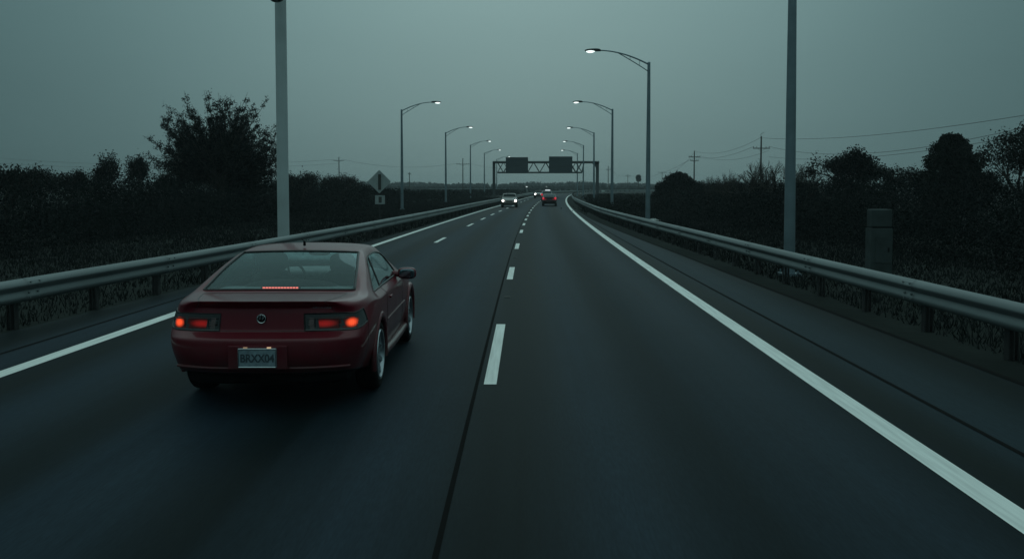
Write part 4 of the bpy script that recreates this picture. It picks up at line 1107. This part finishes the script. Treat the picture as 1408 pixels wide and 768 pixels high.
# dark red car ahead
c = make_car('hatchback_car', paint('dark_plum_paint', (.022, .006, .012)), GLSD, car_mats(hot, hotd, dark_head, 0), far_shape(.79, .88, .86, .05, .4), 2, .27, detail=False)
x, _ = at(755, 255, 86); c.location = (x, 85, .004); c.rotation_euler = (0, 0, math.radians(-2)); tag(c, 'dark plum car with red tail lamps driving ahead in the right lane', 'car')
for sx in (-.58, .56):
    b = MB(); b.sell((sx, .14, .76), (.10, .05, .085), 2.4); b.build('lit_tail_lamp', hot, c, smooth=True)
# pale-roofed car beyond it
c = make_car('van_car', paint('silver_paint', (.12, .13, .135), 0), GLSD, car_mats(hot, hotd, dark_head, 0), far_shape(.80, .85, .97, .1, .4), 2, .28, detail=False)
c.name = 'estate_car'; x, _ = at(751.5, 255, 112); c.location = (x, 111, .004); c.rotation_euler = (0, 0, math.radians(-3)); tag(c, 'pale car with a lit white roof light, half hidden behind the dark plum car', 'car')
for sx in (-.60, .60):
    b = MB(); b.sell((sx, .14, .84), (.11, .05, .10), 2.4); b.build('lit_tail_lamp', hot, c, smooth=True)
b = MB(); b.box((.08, 1.60, 1.34), (.62, .22, .17)); b.build('lit_roof_light', emat('roof_light', (.85, .97, 1.0), .75), c, bevel=.03)
# small oncoming car in the distance
c = make_car('saloon_car', paint('charcoal_paint', (.03, .032, .035)), GLSD, car_mats(off, off, dark_head, 0), far_shape(.80, .8, .90), 2, .28, detail=False)
x, _ = at(742.5, 255, 138); c.location = (x, 142, .004); c.rotation_euler = (0, 0, PI - math.radians(4)); tag(c, 'small dark oncoming car with headlights lit, farthest of the cars on the road', 'car')
for sx in (-.48, .46):
    b = MB(); b.lathe([(0, .05), (.09, .04), (.13, 0), (.13, -.05), (0, -.09)], 16, 'Y', (sx, 3.50, .62)); b.build('headlamp_unit', on, c, smooth=True)

# far lights low in the distance: low lamps beside the side road
for px, py, d, lab in ((724.2, 256.6, 300, 'low lit lamp far off, left of the middle of the gantry'), (751.3, 256.4, 330, 'faint low lamp far off under the right gantry panel'), (690.5, 261.3, 260, 'faint low lamp far off beyond the left leg of the gantry')):
    x, z = at(px, py, d); t = empty('roadside_lamp', (x, d, -.05)); b = MB(); b.tube([(0, 0, 0), (0, 0, z - .1)], .05, 6); b.build('pole', M['pole'], t)
    b = MB(); b.sell((0, 0, z), (.34, .2, .14), 2.2); b.build('lens', emat('far_lamp', (.85, 1, .98), .8 if px < 740 and px > 700 else .25), t, smooth=True); tag(t, lab, 'lamp')

# ------------------------------------------------------------------ haze
b = MB(); b.box((0, 0, 6.4), (2 * R + 60, 2 * R + 60, 15.0)); hz = b.build('haze', mat('tmp', (1, 1, 1)), None)
hm = bpy.data.materials.new('haze_air'); hm.use_nodes = True; nt = hm.node_tree; nt.nodes.clear(); out = nt.nodes.new('ShaderNodeOutputMaterial')
pv = nt.nodes.new('ShaderNodeVolumePrincipled'); pv.inputs['Density'].default_value = .0005; pv.inputs['Color'].default_value = (.86, .93, .95, 1); pv.inputs['Anisotropy'].default_value = .2
nt.links.new(pv.outputs[0], out.inputs['Volume']); hz.data.materials.clear(); hz.data.materials.append(hm); tag(hz, 'thin grey-blue dusk haze over the highway', 'haze', kind='stuff')

# ------------------------------------------------------------------ sky, sun, camera
SUN_EL, SUN_ROT = math.radians(32), math.radians(4)
sc = bpy.context.scene
w = bpy.data.worlds.new('World'); sc.world = w; w.use_nodes = True; nt = w.node_tree; bg = nt.nodes['Background']
sky = nt.nodes.new('ShaderNodeTexSky'); sky.sky_type = 'NISHITA'; sky.sun_disc = False; sky.sun_elevation = SUN_EL; sky.sun_rotation = SUN_ROT; sky.dust_density = 3; sky.air_density = 1.5
bw = nt.nodes.new('ShaderNodeRGBToBW'); nt.links.new(sky.outputs[0], bw.inputs[0])
tc = nt.nodes.new('ShaderNodeTexCoord'); nrm = nt.nodes.new('ShaderNodeSeparateXYZ'); nt.links.new(tc.outputs['Generated'], nrm.inputs[0])
def math_(op, a, b=None, clamp=False):
    n = nt.nodes.new('ShaderNodeMath'); n.operation = op; n.use_clamp = clamp
    for i, v in enumerate((a, b)):
        if v is None: continue
        if isinstance(v, (int, float)): n.inputs[i].default_value = v
        else: nt.links.new(v, n.inputs[i])
    return n.outputs[0]
# cloud deck: overcast dome, lighter overhead and towards the dusk glow ahead (+Y)
hyp = math_('SQRT', math_('ADD', math_('ADD', math_('MULTIPLY', nrm.outputs['X'], nrm.outputs['X']), math_('MULTIPLY', nrm.outputs['Y'], nrm.outputs['Y'])), .0004))
ca = math_('MAXIMUM', math_('DIVIDE', nrm.outputs['Y'], hyp), 0)
h10 = math_('POWER', ca, 10.0)
zz = math_('MAXIMUM', nrm.outputs['Z'], 0)
sz = nt.nodes.new('ShaderNodeMapRange'); sz.interpolation_type = 'SMOOTHSTEP'; sz.inputs['From Min'].default_value = .15; sz.inputs['From Max'].default_value = .80
nt.links.new(zz, sz.inputs['Value']); sz = sz.outputs[0]
mm = math_('ADD', math_('MULTIPLY', h10, math_('SUBTRACT', 1.0, sz)), sz)
rise = math_('ADD', math_('MULTIPLY', math_('SUBTRACT', 1.0, math_('EXPONENT', math_('MULTIPLY', zz, -2.2))), 2.45), 1.22)
dome = math_('MULTIPLY', math_('ADD', math_('MULTIPLY', mm, .71), .29), rise)
cn = nt.nodes.new('ShaderNodeTexNoise'); cn.inputs['Scale'].default_value = 2.2; cn.inputs['Detail'].default_value = 3
mp = nt.nodes.new('ShaderNodeMapping'); mp.inputs['Scale'].default_value = (1, 1, 3.5); nt.links.new(tc.outputs['Generated'], mp.inputs[0]); nt.links.new(mp.outputs[0], cn.inputs['Vector'])
cm_ = math_('ADD', math_('MULTIPLY', cn.outputs['Fac'], .16), .92)
dome = math_('MULTIPLY', dome, cm_)
# thin daylight of the sky texture filtered through the cloud
thin = math_('MULTIPLY', math_('MINIMUM', bw.outputs[0], 6.0), .03)
tot = math_('ADD', dome, thin)
mul = nt.nodes.new('ShaderNodeMixRGB'); mul.blend_type = 'MULTIPLY'; mul.inputs[0].default_value = 1; 
tn = nt.nodes.new('ShaderNodeMixRGB'); tn.inputs[1].default_value = (.50, .965, 1.0, 1); tn.inputs[2].default_value = (.635, .985, .975, 1); nt.links.new(mm, tn.inputs[0]); nt.links.new(tn.outputs[0], mul.inputs[2])
cmb = nt.nodes.new('ShaderNodeCombineXYZ')
for i in range(3): nt.links.new(tot, cmb.inputs[i])
nt.links.new(cmb.outputs[0], mul.inputs[1]); nt.links.new(mul.outputs[0], bg.inputs['Color']); bg.inputs['Strength'].default_value = .15
sl = bpy.data.lights.new('sun', 'SUN'); sl.energy = .06; sl.angle = math.radians(25); sl.color = (.66, .97, 1.0); so = bpy.data.objects.new('sun', sl); C.objects.link(so)
dv = Vector((math.sin(SUN_ROT) * math.cos(SUN_EL), math.cos(SUN_ROT) * math.cos(SUN_EL), math.sin(SUN_EL))); so.rotation_euler = dv.to_track_quat('Z', 'Y').to_euler()

cam = bpy.data.cameras.new('camera'); cam.sensor_width = 36; cam.lens = 36 * F / 1408; cam.shift_y = -(384 - 319.7) / 1408; cam.clip_end = 5000; cam.clip_start = .05
co = bpy.data.objects.new('camera', cam); C.objects.link(co); co.location = (0, 0, CAMH); co.rotation_euler = (math.radians(90) - PITCH, 0, YAW); sc.camera = co
sc.render.engine = 'CYCLES'; sc.cycles.use_denoising = True
try: sc.cycles.denoiser = 'OPENIMAGEDENOISE'
except Exception: pass
sc.cycles.max_bounces = 6; sc.cycles.diffuse_bounces = 2; sc.cycles.glossy_bounces = 3; sc.cycles.transparent_max_bounces = 12; sc.cycles.volume_bounces = 1
sc.cycles.sample_clamp_indirect = 4
sc.view_settings.view_transform = 'Standard'; sc.view_settings.look = 'None'; sc.view_settings.exposure = 0; sc.view_settings.gamma = 1; sc.view_settings.use_curve_mapping = False
bpy.context.view_layer.update()
